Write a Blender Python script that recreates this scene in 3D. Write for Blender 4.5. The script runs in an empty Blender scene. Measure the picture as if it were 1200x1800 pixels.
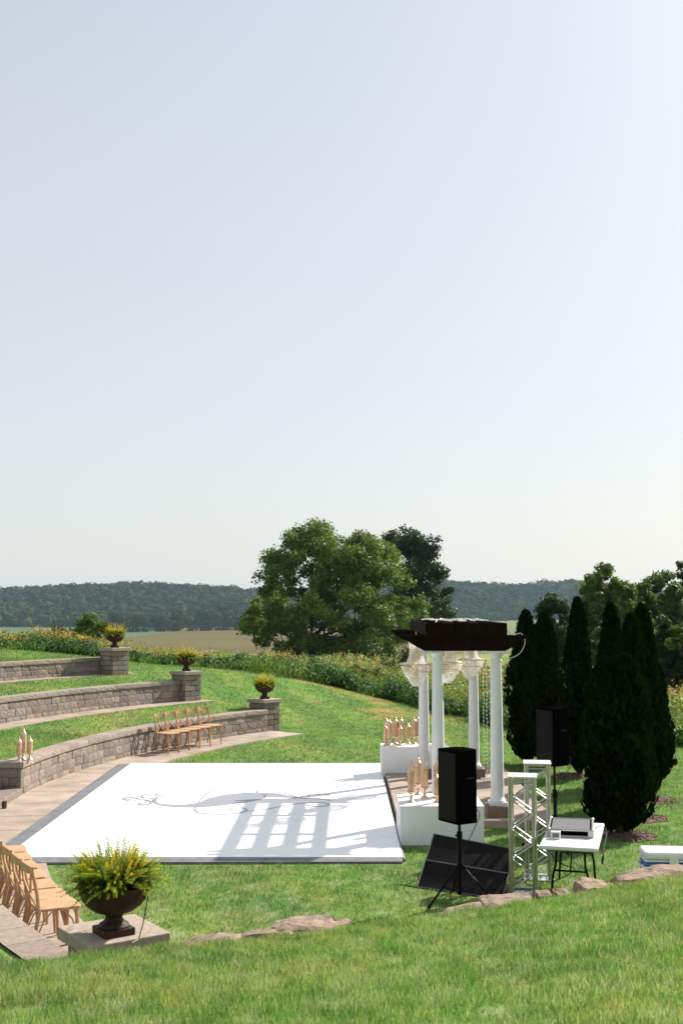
import bpy, bmesh, math, random
import numpy as np
from mathutils import Vector, Matrix, noise as mnoise
R = math.radians
S = bpy.context.scene
COL = S.collection
random.seed(11)
rng = np.random.default_rng(11)

# ------------------------------------------------------------------ camera, sky, sun, exposure
EYE = 3.35
FPX = 2000.0
PITCH = math.atan(167 / FPX)
cd = bpy.data.cameras.new('camera')
cam = bpy.data.objects.new('camera', cd)
COL.objects.link(cam)
cam.location = (0, 0, EYE)
cam.rotation_euler = (math.pi / 2 + PITCH, 0, 0)
cd.sensor_fit = 'VERTICAL'
cd.sensor_height = 36
cd.sensor_width = 24
cd.lens = 40
cd.clip_start = 0.1
cd.clip_end = 9000
cd.dof.use_dof = True
cd.dof.focus_distance = 19
cd.dof.aperture_fstop = 5.0
S.camera = cam

SUN_EL = R(37.5)
sun_dir = Vector((0.75 * math.cos(SUN_EL), 0.66 * math.cos(SUN_EL), math.sin(SUN_EL))).normalized()
w = bpy.data.worlds.new('World')
S.world = w
w.use_nodes = True
nt = w.node_tree
nt.nodes.clear()
sky = nt.nodes.new('ShaderNodeTexSky')
sky.sky_type = 'NISHITA'
sky.sun_disc = False
sky.sun_elevation = SUN_EL
sky.sun_rotation = math.atan2(sun_dir.x, sun_dir.y)
sky.altitude = 0
sky.air_density = 1.0
sky.dust_density = 1.8
sky.ozone_density = 1.0
bgn = nt.nodes.new('ShaderNodeBackground')
bgn.inputs[1].default_value = 0.105
out = nt.nodes.new('ShaderNodeOutputWorld')
# a bright veil of thin high haze over the blue sky
veil = nt.nodes.new('ShaderNodeMix'); veil.data_type = 'RGBA'
veil.inputs[7].default_value = (4.16, 4.19, 4.14, 1)
# the veil is thicker towards the horizon and thins towards the zenith
wtc = nt.nodes.new('ShaderNodeTexCoord')
wsep = nt.nodes.new('ShaderNodeSeparateXYZ')
wmr = nt.nodes.new('ShaderNodeMapRange')
wmr.inputs['From Min'].default_value = 0.0
wmr.inputs['From Max'].default_value = 0.5
wmr.inputs['To Min'].default_value = 0.82
wmr.inputs['To Max'].default_value = 0.60
nt.links.new(wtc.outputs['Generated'], wsep.inputs[0])
nt.links.new(wsep.outputs['Z'], wmr.inputs['Value'])
nt.links.new(wmr.outputs[0], veil.inputs[0])
nt.links.new(sky.outputs[0], veil.inputs[6])
nt.links.new(veil.outputs[2], bgn.inputs[0])
nt.links.new(bgn.outputs[0], out.inputs[0])

sl = bpy.data.lights.new('sun', 'SUN')
sl.energy = 5.0
sl.angle = R(0.6)
sl.color = (1.0, 0.93, 0.82)
so = bpy.data.objects.new('sun', sl)
COL.objects.link(so)
so.rotation_euler = (-sun_dir).to_track_quat('-Z', 'Y').to_euler()
so.location = (30, 30, 40)
S.view_settings.view_transform = 'Standard'
S.view_settings.look = 'None'
S.view_settings.exposure = 0.8
S.view_settings.gamma = 1.0
S.render.engine = 'CYCLES'
S.cycles.volume_bounces = 1
S.cycles.max_bounces = 8
S.cycles.transparent_max_bounces = 12

# ------------------------------------------------------------------ picture measurements -> world
def _ray(x, y):
    dx, dy = (x - 600) / FPX, (900 - y) / FPX
    c, s = math.cos(PITCH), math.sin(PITCH)
    return dx, c - dy * s, s + dy * c

def at(x, y, z=0.0):
    d = _ray(x, y)
    t = (z - EYE) / d[2]
    return Vector((d[0] * t, d[1] * t, z))

def atY(x, y, Y):
    d = _ray(x, y)
    t = Y / d[1]
    return Vector((d[0] * t, Y, EYE + d[2] * t))

# ------------------------------------------------------------------ noise
_tab = rng.random((64, 64))
def vnoise(x, y):
    x = np.asarray(x, float); y = np.asarray(y, float)
    xi = np.floor(x).astype(int); yi = np.floor(y).astype(int)
    fx = x - xi; fy = y - yi
    fx = fx * fx * (3 - 2 * fx); fy = fy * fy * (3 - 2 * fy)
    a = _tab[xi % 64, yi % 64]; b = _tab[(xi + 1) % 64, yi % 64]
    c = _tab[xi % 64, (yi + 1) % 64]; d = _tab[(xi + 1) % 64, (yi + 1) % 64]
    return (a * (1 - fx) + b * fx) * (1 - fy) + (c * (1 - fx) + d * fx) * fy

def fbm(x, y, o=4):
    s = 0; a = 0.5; t = 0
    for k in range(o):
        s = s + a * vnoise(np.asarray(x) * 2 ** k + 17.3 * k, np.asarray(y) * 2 ** k + 5.1 * k)
        t += a; a *= 0.5
    return s / t

def sstep(a, b, x):
    t = np.clip((np.asarray(x, float) - a) / (b - a), 0, 1)
    return t * t * (3 - 2 * t)

# ------------------------------------------------------------------ materials
def newmat(name):
    m = bpy.data.materials.new(name)
    m.use_nodes = True
    n = m.node_tree
    n.nodes.clear()
    o = n.nodes.new('ShaderNodeOutputMaterial')
    return m, n, o

def principled(name, col, rough=0.6, metal=0.0, var=0.0, scale=20, bump=0.0, bscale=80, col2=None, spec=0.5, attr=None, detail=6):
    m, n, o = newmat(name)
    p = n.nodes.new('ShaderNodeBsdfPrincipled')
    n.links.new(p.outputs[0], o.inputs[0])
    p.inputs['Roughness'].default_value = rough
    p.inputs['Metallic'].default_value = metal
    p.inputs['Specular IOR Level'].default_value = spec
    tc = n.nodes.new('ShaderNodeTexCoord')
    src = None
    if var > 0 or col2:
        tx = n.nodes.new('ShaderNodeTexNoise')
        tx.inputs['Scale'].default_value = scale
        tx.inputs['Detail'].default_value = detail
        n.links.new(tc.outputs['Object'], tx.inputs['Vector'])
        rp = n.nodes.new('ShaderNodeValToRGB')
        c2 = col2 if col2 else tuple(c * (1 - var) for c in col)
        c1 = col if col2 else tuple(min(1, c * (1 + var)) for c in col)
        rp.color_ramp.elements[0].position = 0.3
        rp.color_ramp.elements[1].position = 0.7
        rp.color_ramp.elements[0].color = (*c2, 1)
        rp.color_ramp.elements[1].color = (*c1, 1)
        n.links.new(tx.outputs[0], rp.inputs[0])
        src = rp.outputs[0]
    else:
        rgb = n.nodes.new('ShaderNodeRGB')
        rgb.outputs[0].default_value = (*col, 1)
        src = rgb.outputs[0]
    if attr:
        a = n.nodes.new('ShaderNodeAttribute'); a.attribute_name = attr
        mx = n.nodes.new('ShaderNodeMix'); mx.data_type = 'RGBA'; mx.blend_type = 'MULTIPLY'
        mx.inputs[0].default_value = 1
        n.links.new(src, mx.inputs[6]); n.links.new(a.outputs['Color'], mx.inputs[7])
        src = mx.outputs[2]
    n.links.new(src, p.inputs['Base Color'])
    if bump > 0:
        t2 = n.nodes.new('ShaderNodeTexNoise')
        t2.inputs['Scale'].default_value = bscale
        t2.inputs['Detail'].default_value = 8
        n.links.new(tc.outputs['Object'], t2.inputs['Vector'])
        b = n.nodes.new('ShaderNodeBump')
        b.inputs['Strength'].default_value = bump
        b.inputs['Distance'].default_value = 0.02
        n.links.new(t2.outputs[0], b.inputs['Height'])
        n.links.new(b.outputs[0], p.inputs['Normal'])
    return m

def leafmat(name, transl=0.35, rough=0.55, gloss=0.25):
    """leaves and blades: colour from the mesh's own 'col' attribute (species / individual colour), thin and translucent"""
    m, n, o = newmat(name)
    a = n.nodes.new('ShaderNodeAttribute'); a.attribute_name = 'col'
    p = n.nodes.new('ShaderNodeBsdfPrincipled')
    p.inputs['Roughness'].default_value = rough
    p.inputs['Specular IOR Level'].default_value = gloss
    n.links.new(a.outputs['Color'], p.inputs['Base Color'])
    t = n.nodes.new('ShaderNodeBsdfTranslucent')
    hs = n.nodes.new('ShaderNodeMix'); hs.data_type = 'RGBA'; hs.blend_type = 'MULTIPLY'
    hs.inputs[0].default_value = 1.0
    hs.inputs[7].default_value = (1.15, 1.15, 0.70, 1)
    n.links.new(a.outputs['Color'], hs.inputs[6])
    n.links.new(hs.outputs[2], t.inputs['Color'])
    mx = n.nodes.new('ShaderNodeMixShader')
    mx.inputs[0].default_value = transl
    n.links.new(p.outputs[0], mx.inputs[1]); n.links.new(t.outputs[0], mx.inputs[2])
    n.links.new(mx.outputs[0], o.inputs[0])
    return m

M = {}
M['leaf'] = leafmat('leaf', 0.35)
M['needle'] = leafmat('needle', 0.14, 0.9, 0.0)
M['plume'] = leafmat('plume', 0.5, 0.6, 0.2)
M['farleaf'] = leafmat('farleaf', 0.10, 0.9, 0.02)
M['blade'] = leafmat('blade', 0.42, 0.5, 0.25)
M['bark'] = principled('bark', (0.030, 0.024, 0.019), 0.9, var=0.4, scale=6, bump=0.6, bscale=20)
M['stone'] = principled('stone', (0.242, 0.203, 0.176), 0.92, var=0.25, scale=30, bump=0.8, bscale=45, attr='col', spec=0.2)
M['capstone'] = principled('capstone', (0.275, 0.230, 0.197), 0.9, var=0.18, scale=18, bump=0.35, bscale=70, attr='col', spec=0.2)
M['slab'] = principled('slab', (0.330, 0.268, 0.222), 0.9, var=0.22, scale=2.2, bump=0.15, bscale=150, attr='col', spec=0.2)
M['joint'] = principled('joint', (0.10, 0.085, 0.07), 0.95, var=0.3, scale=20)
M['boulder'] = principled('boulder', (0.36, 0.27, 0.205), 0.95, col2=(0.13, 0.10, 0.078), scale=9, bump=1.0, bscale=22, spec=0.15)
M['brownstone'] = principled('brownstone', (0.19, 0.13, 0.10), 0.9, var=0.2, scale=10, bump=0.5, bscale=40)
M['white'] = principled('white', (0.80, 0.80, 0.81), 0.5, var=0.015, scale=3, bump=0.04, bscale=30)
M['columnwhite'] = principled('columnwhite', (0.68, 0.69, 0.71), 0.45, var=0.03, scale=5, bump=0.05, bscale=60)
M['borderpaint'] = principled('borderpaint', (0.150, 0.153, 0.168), 0.6, var=0.2, scale=8)
M['ink'] = principled('ink', (0.250, 0.262, 0.310), 0.4, var=0.05, scale=5)
M['seam'] = principled('seam', (0.42, 0.42, 0.44), 0.4, var=0.1)
M['darkwood'] = principled('darkwood', (0.009, 0.0045, 0.0033), 0.7, var=0.35, scale=9, bump=0.3, bscale=60, spec=0.02)
M['urn'] = principled('urn', (0.040, 0.021, 0.014), 0.6, var=0.4, scale=9, bump=0.2, bscale=40, spec=0.2)
M['wood'] = principled('wood', (0.44, 0.265, 0.140), 0.5, var=0.18, scale=14, bump=0.08, bscale=80)
M['blackplastic'] = principled('blackplastic', (0.002, 0.002, 0.0021), 0.6, bump=0.15, bscale=300, spec=0.0, var=0.2)
M['blackmetal'] = principled('blackmetal', (0.004, 0.004, 0.0042), 0.45, spec=0.08, var=0.2)
M['blackcarpet'] = principled('blackcarpet', (0.014, 0.0115, 0.012), 0.95, var=0.3, scale=30, bump=0.2, bscale=200, spec=0.1)
M['alu'] = principled('alu', (0.47, 0.465, 0.455), 0.34, metal=1.0, var=0.12, scale=12, bump=0.05, bscale=60)
M['aluplate'] = principled('aluplate', (0.75, 0.76, 0.78), 0.45, metal=0.9, var=0.06, scale=8)
M['greyplastic'] = principled('greyplastic', (0.12, 0.125, 0.135), 0.5, var=0.08, scale=15, bump=0.1, bscale=200)
M['hdpe'] = principled('hdpe', (0.74, 0.74, 0.72), 0.5, var=0.03, scale=5, bump=0.1, bscale=150)
M['coolerblue'] = principled('coolerblue', (0.02, 0.13, 0.42), 0.45, var=0.05)
M['socket'] = principled('socket', (0.5, 0.5, 0.52), 0.35, metal=0.4, var=0.1)
M['gold'] = principled('gold', (0.70, 0.50, 0.36), 0.28, metal=0.85, var=0.2, scale=40, bump=0.25, bscale=60)
M['goldjar'] = principled('goldjar', (0.62, 0.40, 0.26), 0.38, metal=0.55, var=0.3, scale=45, bump=0.5, bscale=70)
M['brass'] = principled('brass', (0.70, 0.42, 0.18), 0.3, metal=0.9, var=0.1)
M['cable'] = principled('cable', (0.62, 0.62, 0.60), 0.5, var=0.05)
M['blackcable'] = principled('blackcable', (0.012, 0.012, 0.012), 0.5, var=0.1)
M['mulch'] = principled('mulch', (0.13, 0.075, 0.05), 0.95, var=0.5, scale=30, bump=1.0, bscale=40)
M['soil'] = principled('soil', (0.025, 0.018, 0.013), 0.95, var=0.4, scale=30)
M['clay'] = principled('clay', (0.08, 0.045, 0.03), 0.7, var=0.3, scale=14)

def crystal_mat():
    m, n, o = newmat('crystal')
    p = n.nodes.new('ShaderNodeBsdfPrincipled')
    p.inputs['Base Color'].default_value = (0.97, 0.955, 0.94, 1)
    p.inputs['Roughness'].default_value = 0.12
    p.inputs['Specular IOR Level'].default_value = 0.8
    t = n.nodes.new('ShaderNodeBsdfTranslucent'); t.inputs[0].default_value = (0.95, 0.92, 0.89, 1)
    a = n.nodes.new('ShaderNodeTexNoise'); a.inputs['Scale'].default_value = 60
    mx = n.nodes.new('ShaderNodeMixShader'); mx.inputs[0].default_value = 0.55
    n.links.new(p.outputs[0], mx.inputs[1]); n.links.new(t.outputs[0], mx.inputs[2])
    n.links.new(mx.outputs[0], o.inputs[0])
    return m
M['crystal'] = crystal_mat()
M['soilcore'] = M['soil']

def floor_mat():
    m, n, o = newmat('dance_floor_vinyl')
    p = n.nodes.new('ShaderNodeBsdfPrincipled')
    p.inputs['Base Color'].default_value = (0.86, 0.86, 0.87, 1)
    tc = n.nodes.new('ShaderNodeTexCoord')
    nz = n.nodes.new('ShaderNodeTexNoise'); nz.inputs['Scale'].default_value = 0.9; nz.inputs['Detail'].default_value = 3
    n.links.new(tc.outputs['Object'], nz.inputs['Vector'])
    mr = n.nodes.new('ShaderNodeMapRange')
    mr.inputs['From Min'].default_value = 0.3; mr.inputs['From Max'].default_value = 0.7
    mr.inputs['To Min'].default_value = 0.16; mr.inputs['To Max'].default_value = 0.32
    n.links.new(nz.outputs[0], mr.inputs['Value'])
    n.links.new(mr.outputs[0], p.inputs['Roughness'])
    b = n.nodes.new('ShaderNodeBump'); b.inputs['Strength'].default_value = 0.06; b.inputs['Distance'].default_value = 0.05
    n2 = n.nodes.new('ShaderNodeTexNoise'); n2.inputs['Scale'].default_value = 2.2
    n.links.new(tc.outputs['Object'], n2.inputs['Vector'])
    n.links.new(n2.outputs[0], b.inputs['Height']); n.links.new(b.outputs[0], p.inputs['Normal'])
    n.links.new(p.outputs[0], o.inputs[0])
    return m
M['floor'] = floor_mat()

def ground_mat():
    m, n, o = newmat('ground')
    a = n.nodes.new('ShaderNodeAttribute'); a.attribute_name = 'col'
    tc = n.nodes.new('ShaderNodeTexCoord')
    nz = n.nodes.new('ShaderNodeTexNoise'); nz.inputs['Scale'].default_value = 25; nz.inputs['Detail'].default_value = 8
    nz.inputs['Roughness'].default_value = 0.75
    n.links.new(tc.outputs['Object'], nz.inputs['Vector'])
    rp = n.nodes.new('ShaderNodeValToRGB')
    rp.color_ramp.elements[0].position = 0.3; rp.color_ramp.elements[1].position = 0.7
    rp.color_ramp.elements[0].color = (0.62, 0.66, 0.55, 1); rp.color_ramp.elements[1].color = (1.3, 1.25, 1.15, 1)
    n.links.new(nz.outputs[0], rp.inputs[0])
    mx = n.nodes.new('ShaderNodeMix'); mx.data_type = 'RGBA'; mx.blend_type = 'MULTIPLY'; mx.inputs[0].default_value = 1
    n.links.new(a.outputs['Color'], mx.inputs[6]); n.links.new(rp.outputs[0], mx.inputs[7])
    p = n.nodes.new('ShaderNodeBsdfPrincipled'); p.inputs['Roughness'].default_value = 0.95
    p.inputs['Specular IOR Level'].default_value = 0.1
    n.links.new(mx.outputs[2], p.inputs['Base Color'])
    b = n.nodes.new('ShaderNodeBump'); b.inputs['Strength'].default_value = 0.8; b.inputs['Distance'].default_value = 0.03
    n.links.new(nz.outputs[0], b.inputs['Height']); n.links.new(b.outputs[0], p.inputs['Normal'])
    n.links.new(p.outputs[0], o.inputs[0])
    return m
M['ground'] = ground_mat()

# ------------------------------------------------------------------ object helpers
def tag(o, label=None, cat=None, group=None, kind=None):
    if label: o['label'] = label
    if cat: o['category'] = cat
    if group: o['group'] = group
    if kind: o['kind'] = kind
    return o

def thing(name, label, cat, loc=(0, 0, 0), rz=0.0, group=None):
    o = bpy.data.objects.new(name, None)
    o.empty_display_size = 0.2
    COL.objects.link(o)
    o.location = loc
    o.rotation_euler = (0, 0, rz)
    return tag(o, label, cat, group)

def copy_tree(o, parent=None):
    c = o.copy()
    COL.objects.link(c)
    if parent is not None:
        c.parent = parent
    for ch in list(o.children):
        copy_tree(ch, c)
    return c

class MB:
    """collects shapes of ONE part"""
    def __init__(s):
        s.v = []; s.f = []; s.c = []
        s.tint = (1, 1, 1)
    def add(s, vs, fs):
        b = len(s.v)
        s.v += [tuple(v) for v in vs]
        s.f += [tuple(i + b for i in f) for f in fs]
        s.c += [s.tint] * len(vs)
    def hexa(s, p):
        s.add(p, [(3, 2, 1, 0), (4, 5, 6, 7), (0, 1, 5, 4), (1, 2, 6, 5), (2, 3, 7, 6), (3, 0, 4, 7)])
    def box(s, x0, x1, y0, y1, z0, z1):
        s.hexa([(x0, y0, z0), (x1, y0, z0), (x1, y1, z0), (x0, y1, z0), (x0, y0, z1), (x1, y0, z1), (x1, y1, z1), (x0, y1, z1)])
    def prism(s, poly, z0, z1):
        n = len(poly)
        s.add([(x, y, z0) for x, y in poly] + [(x, y, z1) for x, y in poly],
              [tuple(range(n - 1, -1, -1)), tuple(range(n, 2 * n))] + [(i, (i + 1) % n, (i + 1) % n + n, i + n) for i in range(n)])
    def tube(s, pts, r, n=8, cap=True):
        pts = [Vector(p) for p in pts]
        rs = r if isinstance(r, (list, tuple)) else [r] * len(pts)
        vs = []; prev = None
        for i, p in enumerate(pts):
            a = pts[max(i - 1, 0)]; b = pts[min(i + 1, len(pts) - 1)]
            t = (b - a)
            t = t.normalized() if t.length > 1e-9 else Vector((0, 0, 1))
            if prev is None:
                u = t.orthogonal().normalized()
            else:
                u = (prev - t * prev.dot(t))
                u = u.normalized() if u.length > 1e-6 else t.orthogonal().normalized()
            prev = u
            w_ = t.cross(u)
            for k in range(n):
                an = 2 * math.pi * k / n
                vs.append(p + (u * math.cos(an) + w_ * math.sin(an)) * rs[i])
        fs = []
        for i in range(len(pts) - 1):
            for k in range(n):
                a = i * n + k; b = i * n + (k + 1) % n
                fs.append((a, b, b + n, a + n))
        if cap:
            fs.append(tuple(range(n - 1, -1, -1)))
            m = (len(pts) - 1) * n
            fs.append(tuple(range(m, m + n)))
        s.add(vs, fs)
    def lathe(s, prof, n=24, c=(0, 0, 0)):
        vs = []
        for r_, z in prof:
            for k in range(n):
                a = 2 * math.pi * k / n
                vs.append((c[0] + r_ * math.cos(a), c[1] + r_ * math.sin(a), c[2] + z))
        fs = []
        for i in range(len(prof) - 1):
            for k in range(n):
                a = i * n + k; b = i * n + (k + 1) % n
                fs.append((a, b, b + n, a + n))
        fs.append(tuple(range(n - 1, -1, -1)))
        m = (len(prof) - 1) * n
        fs.append(tuple(range(m, m + n)))
        s.add(vs, fs)
    def build(s, name, mat, parent=None, smooth=False, bevel=0.0, seg=2, attr=False):
        me = bpy.data.meshes.new(name)
        me.from_pydata(s.v, [], s.f)
        me.materials.append(mat)
        if attr:
            a = me.color_attributes.new('col', 'FLOAT_COLOR', 'POINT')
            arr = np.ones((len(s.v), 4), np.float32)
            arr[:, :3] = np.array(s.c)
            a.data.foreach_set('color', arr.ravel())
        if smooth:
            me.polygons.foreach_set('use_smooth', [True] * len(me.polygons))
            me.set_sharp_from_angle(angle=R(42))
        me.update()
        o = bpy.data.objects.new(name, me)
        COL.objects.link(o)
        if parent is not None:
            o.parent = parent
        if bevel > 0:
            b = o.modifiers.new('bevel', 'BEVEL')
            b.width = bevel; b.segments = seg; b.limit_method = 'ANGLE'; b.angle_limit = R(40)
        return o

def np_mesh(name, V, Q, mat, col=None, parent=None, smooth=False):
    """V (n,3), Q (m,k) faces all of k corners, col (n,3)"""
    me = bpy.data.meshes.new(name)
    V = np.asarray(V, np.float32); Q = np.asarray(Q, np.int32)
    k = Q.shape[1]
    me.vertices.add(len(V)); me.vertices.foreach_set('co', V.ravel())
    me.loops.add(Q.size); me.loops.foreach_set('vertex_index', Q.ravel())
    me.polygons.add(len(Q)); me.polygons.foreach_set('loop_start', np.arange(0, Q.size, k, dtype=np.int32))
    try:
        me.polygons.foreach_set('loop_total', np.full(len(Q), k, np.int32))
    except Exception:
        pass
    if smooth:
        me.polygons.foreach_set('use_smooth', np.ones(len(Q), bool))
    if col is not None:
        a = me.color_attributes.new('col', 'FLOAT_COLOR', 'POINT')
        c4 = np.ones((len(V), 4), np.float32); c4[:, :3] = col
        a.data.foreach_set('color', c4.ravel())
    me.materials.append(mat)
    me.update(calc_edges=True)
    me.validate()
    o = bpy.data.objects.new(name, me)
    COL.objects.link(o)
    if parent is not None:
        o.parent = parent
    return o

def quads_from(P, U, W):
    """leaf diamonds: centre P, half axes U (long) and W (short)"""
    n = len(P)
    V = np.empty((n, 4, 3), np.float32)
    V[:, 0] = P - U; V[:, 1] = P + W - U * 0.1; V[:, 2] = P + U; V[:, 3] = P - W - U * 0.1
    Q = np.arange(4 * n, dtype=np.int32).reshape(n, 4)
    return V.reshape(-1, 3), Q

def rand_unit(n):
    v = rng.normal(size=(n, 3))
    return v / np.linalg.norm(v, axis=1)[:, None]

def lobes_leaves(lobes, size, squash=1.0, aspect=0.55, droop=0.0, shell=0.45):
    """lobes: (cx,cy,cz,rx,ry,rz,n,(r,g,b)) -> V,Q,col"""
    Vs = []; Cs = []
    for (cx, cy, cz, rx, ry, rz, n, c) in lobes:
        n = int(n)
        sub = rand_unit(11) * (0.45 + 0.40 * rng.random((11, 1)))
        k_ = rng.integers(0, 11, n)
        d = rand_unit(n)
        rad = (shell + (1 - shell) * rng.random(n) ** 0.7) * (0.6 + 0.8 * rng.random(n))
        q_ = sub[k_] + d * rad[:, None] * 0.50
        d = q_ / (np.linalg.norm(q_, axis=1)[:, None] + 1e-6)
        P = q_ * np.array([rx, ry, rz]) + np.array([cx, cy, cz])
        nrm = d * 0.55 + rand_unit(n) * 0.8 + np.array([0, 0, 0.35])
        nrm /= np.linalg.norm(nrm, axis=1)[:, None]
        U = np.cross(nrm, rand_unit(n)); U /= np.linalg.norm(U, axis=1)[:, None] + 1e-9
        U[:, 2] -= droop
        W = np.cross(nrm, U)
        s = size * (0.6 + 0.8 * rng.random(n))
        V, _ = quads_from(P, U * s[:, None] * 0.5, W * s[:, None] * 0.5 * aspect)
        f = 0.75 + 0.5 * rng.random(n)
        hue = rng.normal(0, 0.10, n)
        cc = np.stack([c[0] * f * (1 + hue * 1.4), c[1] * f, c[2] * f * (1 - hue)], 1)
        Vs.append(V); Cs.append(np.repeat(np.clip(cc, 0.001, 1), 4, 0))
    V = np.concatenate(Vs); Cc = np.concatenate(Cs)
    return V, np.arange(len(V), dtype=np.int32).reshape(-1, 4), Cc

# ------------------------------------------------------------------ terrain
CX, CY = 12.3, 20.0            # centre of the amphitheatre's arcs
RW = (18.0, 21.0, 24.0)        # inner faces of its three walls
TH = (0.0, 0.68, 1.35)         # path levels
WT = (0.60, 1.28, 1.86)        # wall tops

_cp = np.array([
    (-12, 8, .4), (-2.06, 31.4, 0), (-1.0, 32.5, .0), (-2.2, 33.2, .30), (-3.2, 33.2, .55), (-4.3, 33.6, .75), (-5.4, 34.2, 1.15), (-6.6, 35.2, 1.45), (-9, 36, 1.85), (-12, 34, 1.95), (-14, 30, 1.95),
    (-2, 35, .35), (-2, 37, .62), (0, 34, .05), (2, 34, 0), (-2.2, 40, 1.0), (-5, 40, 1.25), (-7.4, 40, 1.42), (-12, 41, 1.75), (-16, 40, 1.8), (0, 42, .4),
    (2, 41, 0), (3.9, 33.8, 0), (8, 27.6, 0), (10, 20, .05), (8, 14, .0), (5, 14, 0), (4, 18, 0), (0, 14, 0), (0, 20, 0), (0, 26, 0), (0, 30, 0),
    (-3, 16, 0), (-3, 20, 0), (-3, 25, 0), (-5, 20, 0), (4, 24, 0), (3, 29, 0), (6, 22, 0), (14, 28, -.1), (14, 40, -.4), (6, 42, -.2), (16, 18, .2),
    (-14, 60, .35), (0, 60, -.4), (14, 60, -.6), (0, 90, -.7), (-25, 90, -.6), (25, 90, -1.0), (-25, 60, .4), (25, 60, -1), (-25, 30, 1.9), (25, 30, 0), (0, 10, 0)], float)

def _tps():
    X = _cp[:, :2] / 10
    d = np.linalg.norm(X[:, None] - X[None], axis=2)
    K = np.where(d > 0, d * d * np.log(np.maximum(d, 1e-9)), 0) + np.eye(len(X)) * 0.003
    P = np.c_[np.ones(len(X)), X]
    A = np.block([[K, P], [P.T, np.zeros((3, 3))]])
    return np.linalg.solve(A, np.r_[_cp[:, 2], 0, 0, 0])
_tw = _tps()
def tps(x, y):
    x = np.asarray(x, float); y = np.asarray(y, float)
    r = _tw[-3] + _tw[-2] * x / 10 + _tw[-1] * y / 10
    for i in range(len(_cp)):
        d2 = (x / 10 - _cp[i, 0] / 10) ** 2 + (y / 10 - _cp[i, 1] / 10) ** 2
        r = r + _tw[i] * 0.5 * d2 * np.log(np.maximum(d2, 1e-12))
    return r

# crest of the grass bank the photographer stands on, as (picture x, picture y, distance)
_cr = [(-200, 1702, 7.6), (0, 1696, 7.9), (90, 1688, 8.05), (160, 1681, 8.25), (230, 1674, 8.5), (300, 1664, 8.8), (450, 1655, 9.1), (605, 1631, 9.4), (700, 1619, 9.6),
       (780, 1612, 9.8), (900, 1591, 10.1), (1000, 1577, 10.4), (1080, 1560, 10.6), (1200, 1543, 11.0), (1400, 1513, 11.5)]
_c3 = [atY(*c) for c in _cr]
_cx = np.array([p.x for p in _c3]); _cy = np.array([p.y for p in _c3]); _cz = np.array([p.z for p in _c3])
def bank(x, y):
    u = np.asarray(x, float)
    yc = np.interp(u, _cx, _cy); zc = np.interp(u, _cx, _cz)
    back = np.interp(u, [2.0, 3.2], [1.25, 0.33])
    und = 0.05 * (fbm(u * 0.9 + 3, np.asarray(y) * 0.9, 3) - 0.5)
    return np.where(y < yc, zc + (yc - y) * 0.175 + und * sstep(0, 1.0, yc - y), zc - (y - yc) * back)

def far_z(x, y):
    v = -22 + 7 * sstep(700, 1700, y) * sstep(0, 300, x)
    return v

def height(x, y):
    x = np.asarray(x, float); y = np.asarray(y, float)
    z = np.where(y < 95, tps(np.clip(x, -28, 28), np.minimum(y, 95)), -0.75)
    k = sstep(80, 420, y)
    z = z * (1 - k) + far_z(x, y) * k
    # terraces
    dx, dy = x - CX, y - CY
    r = np.hypot(dx, dy)
    ang = np.degrees(np.arctan2(dy, dx)) % 360
    t = np.where(r < RW[0] + .16, 0.0,
        np.where(r < RW[1] + .16, np.interp(r, [RW[0] + .16, RW[0] + .5, RW[1] - 1.0, RW[1]], [WT[0] - .03, WT[0] - .02, TH[1], TH[1]]),
        np.where(r < RW[2] + .16, np.interp(r, [RW[1] + .16, RW[1] + .5, RW[2] - .7, RW[2]], [WT[1] - .03, WT[1] - .02, TH[2], TH[2]]),
                 WT[2] - 0.03)))
    hi = np.where(r < RW[1] - .2, 142.2, np.where(r < RW[2] - .3, 142.9, 143.6))
    sec = (ang > hi) & (ang < 217.5) & (r < 27) & (x < 3)
    stair = (dy < 0.72) & (dy > -1.85) & (r > RW[0] - .1) & sec & (x > -6.95)
    fade = sstep(27, 25.5, r)
    zz = np.where(sec, t * fade + z * (1 - fade), z)
    zz = np.where(stair, -0.05, zz)
    inner = (r < RW[0] + .16) & (r > 9) & (ang > 141) & (ang < 219) & (y < 31.3)
    zz = np.where(inner, 0.0, zz)
    b = bank(x, y)
    return np.where(y < 14, np.maximum(zz, b), zz)

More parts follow.
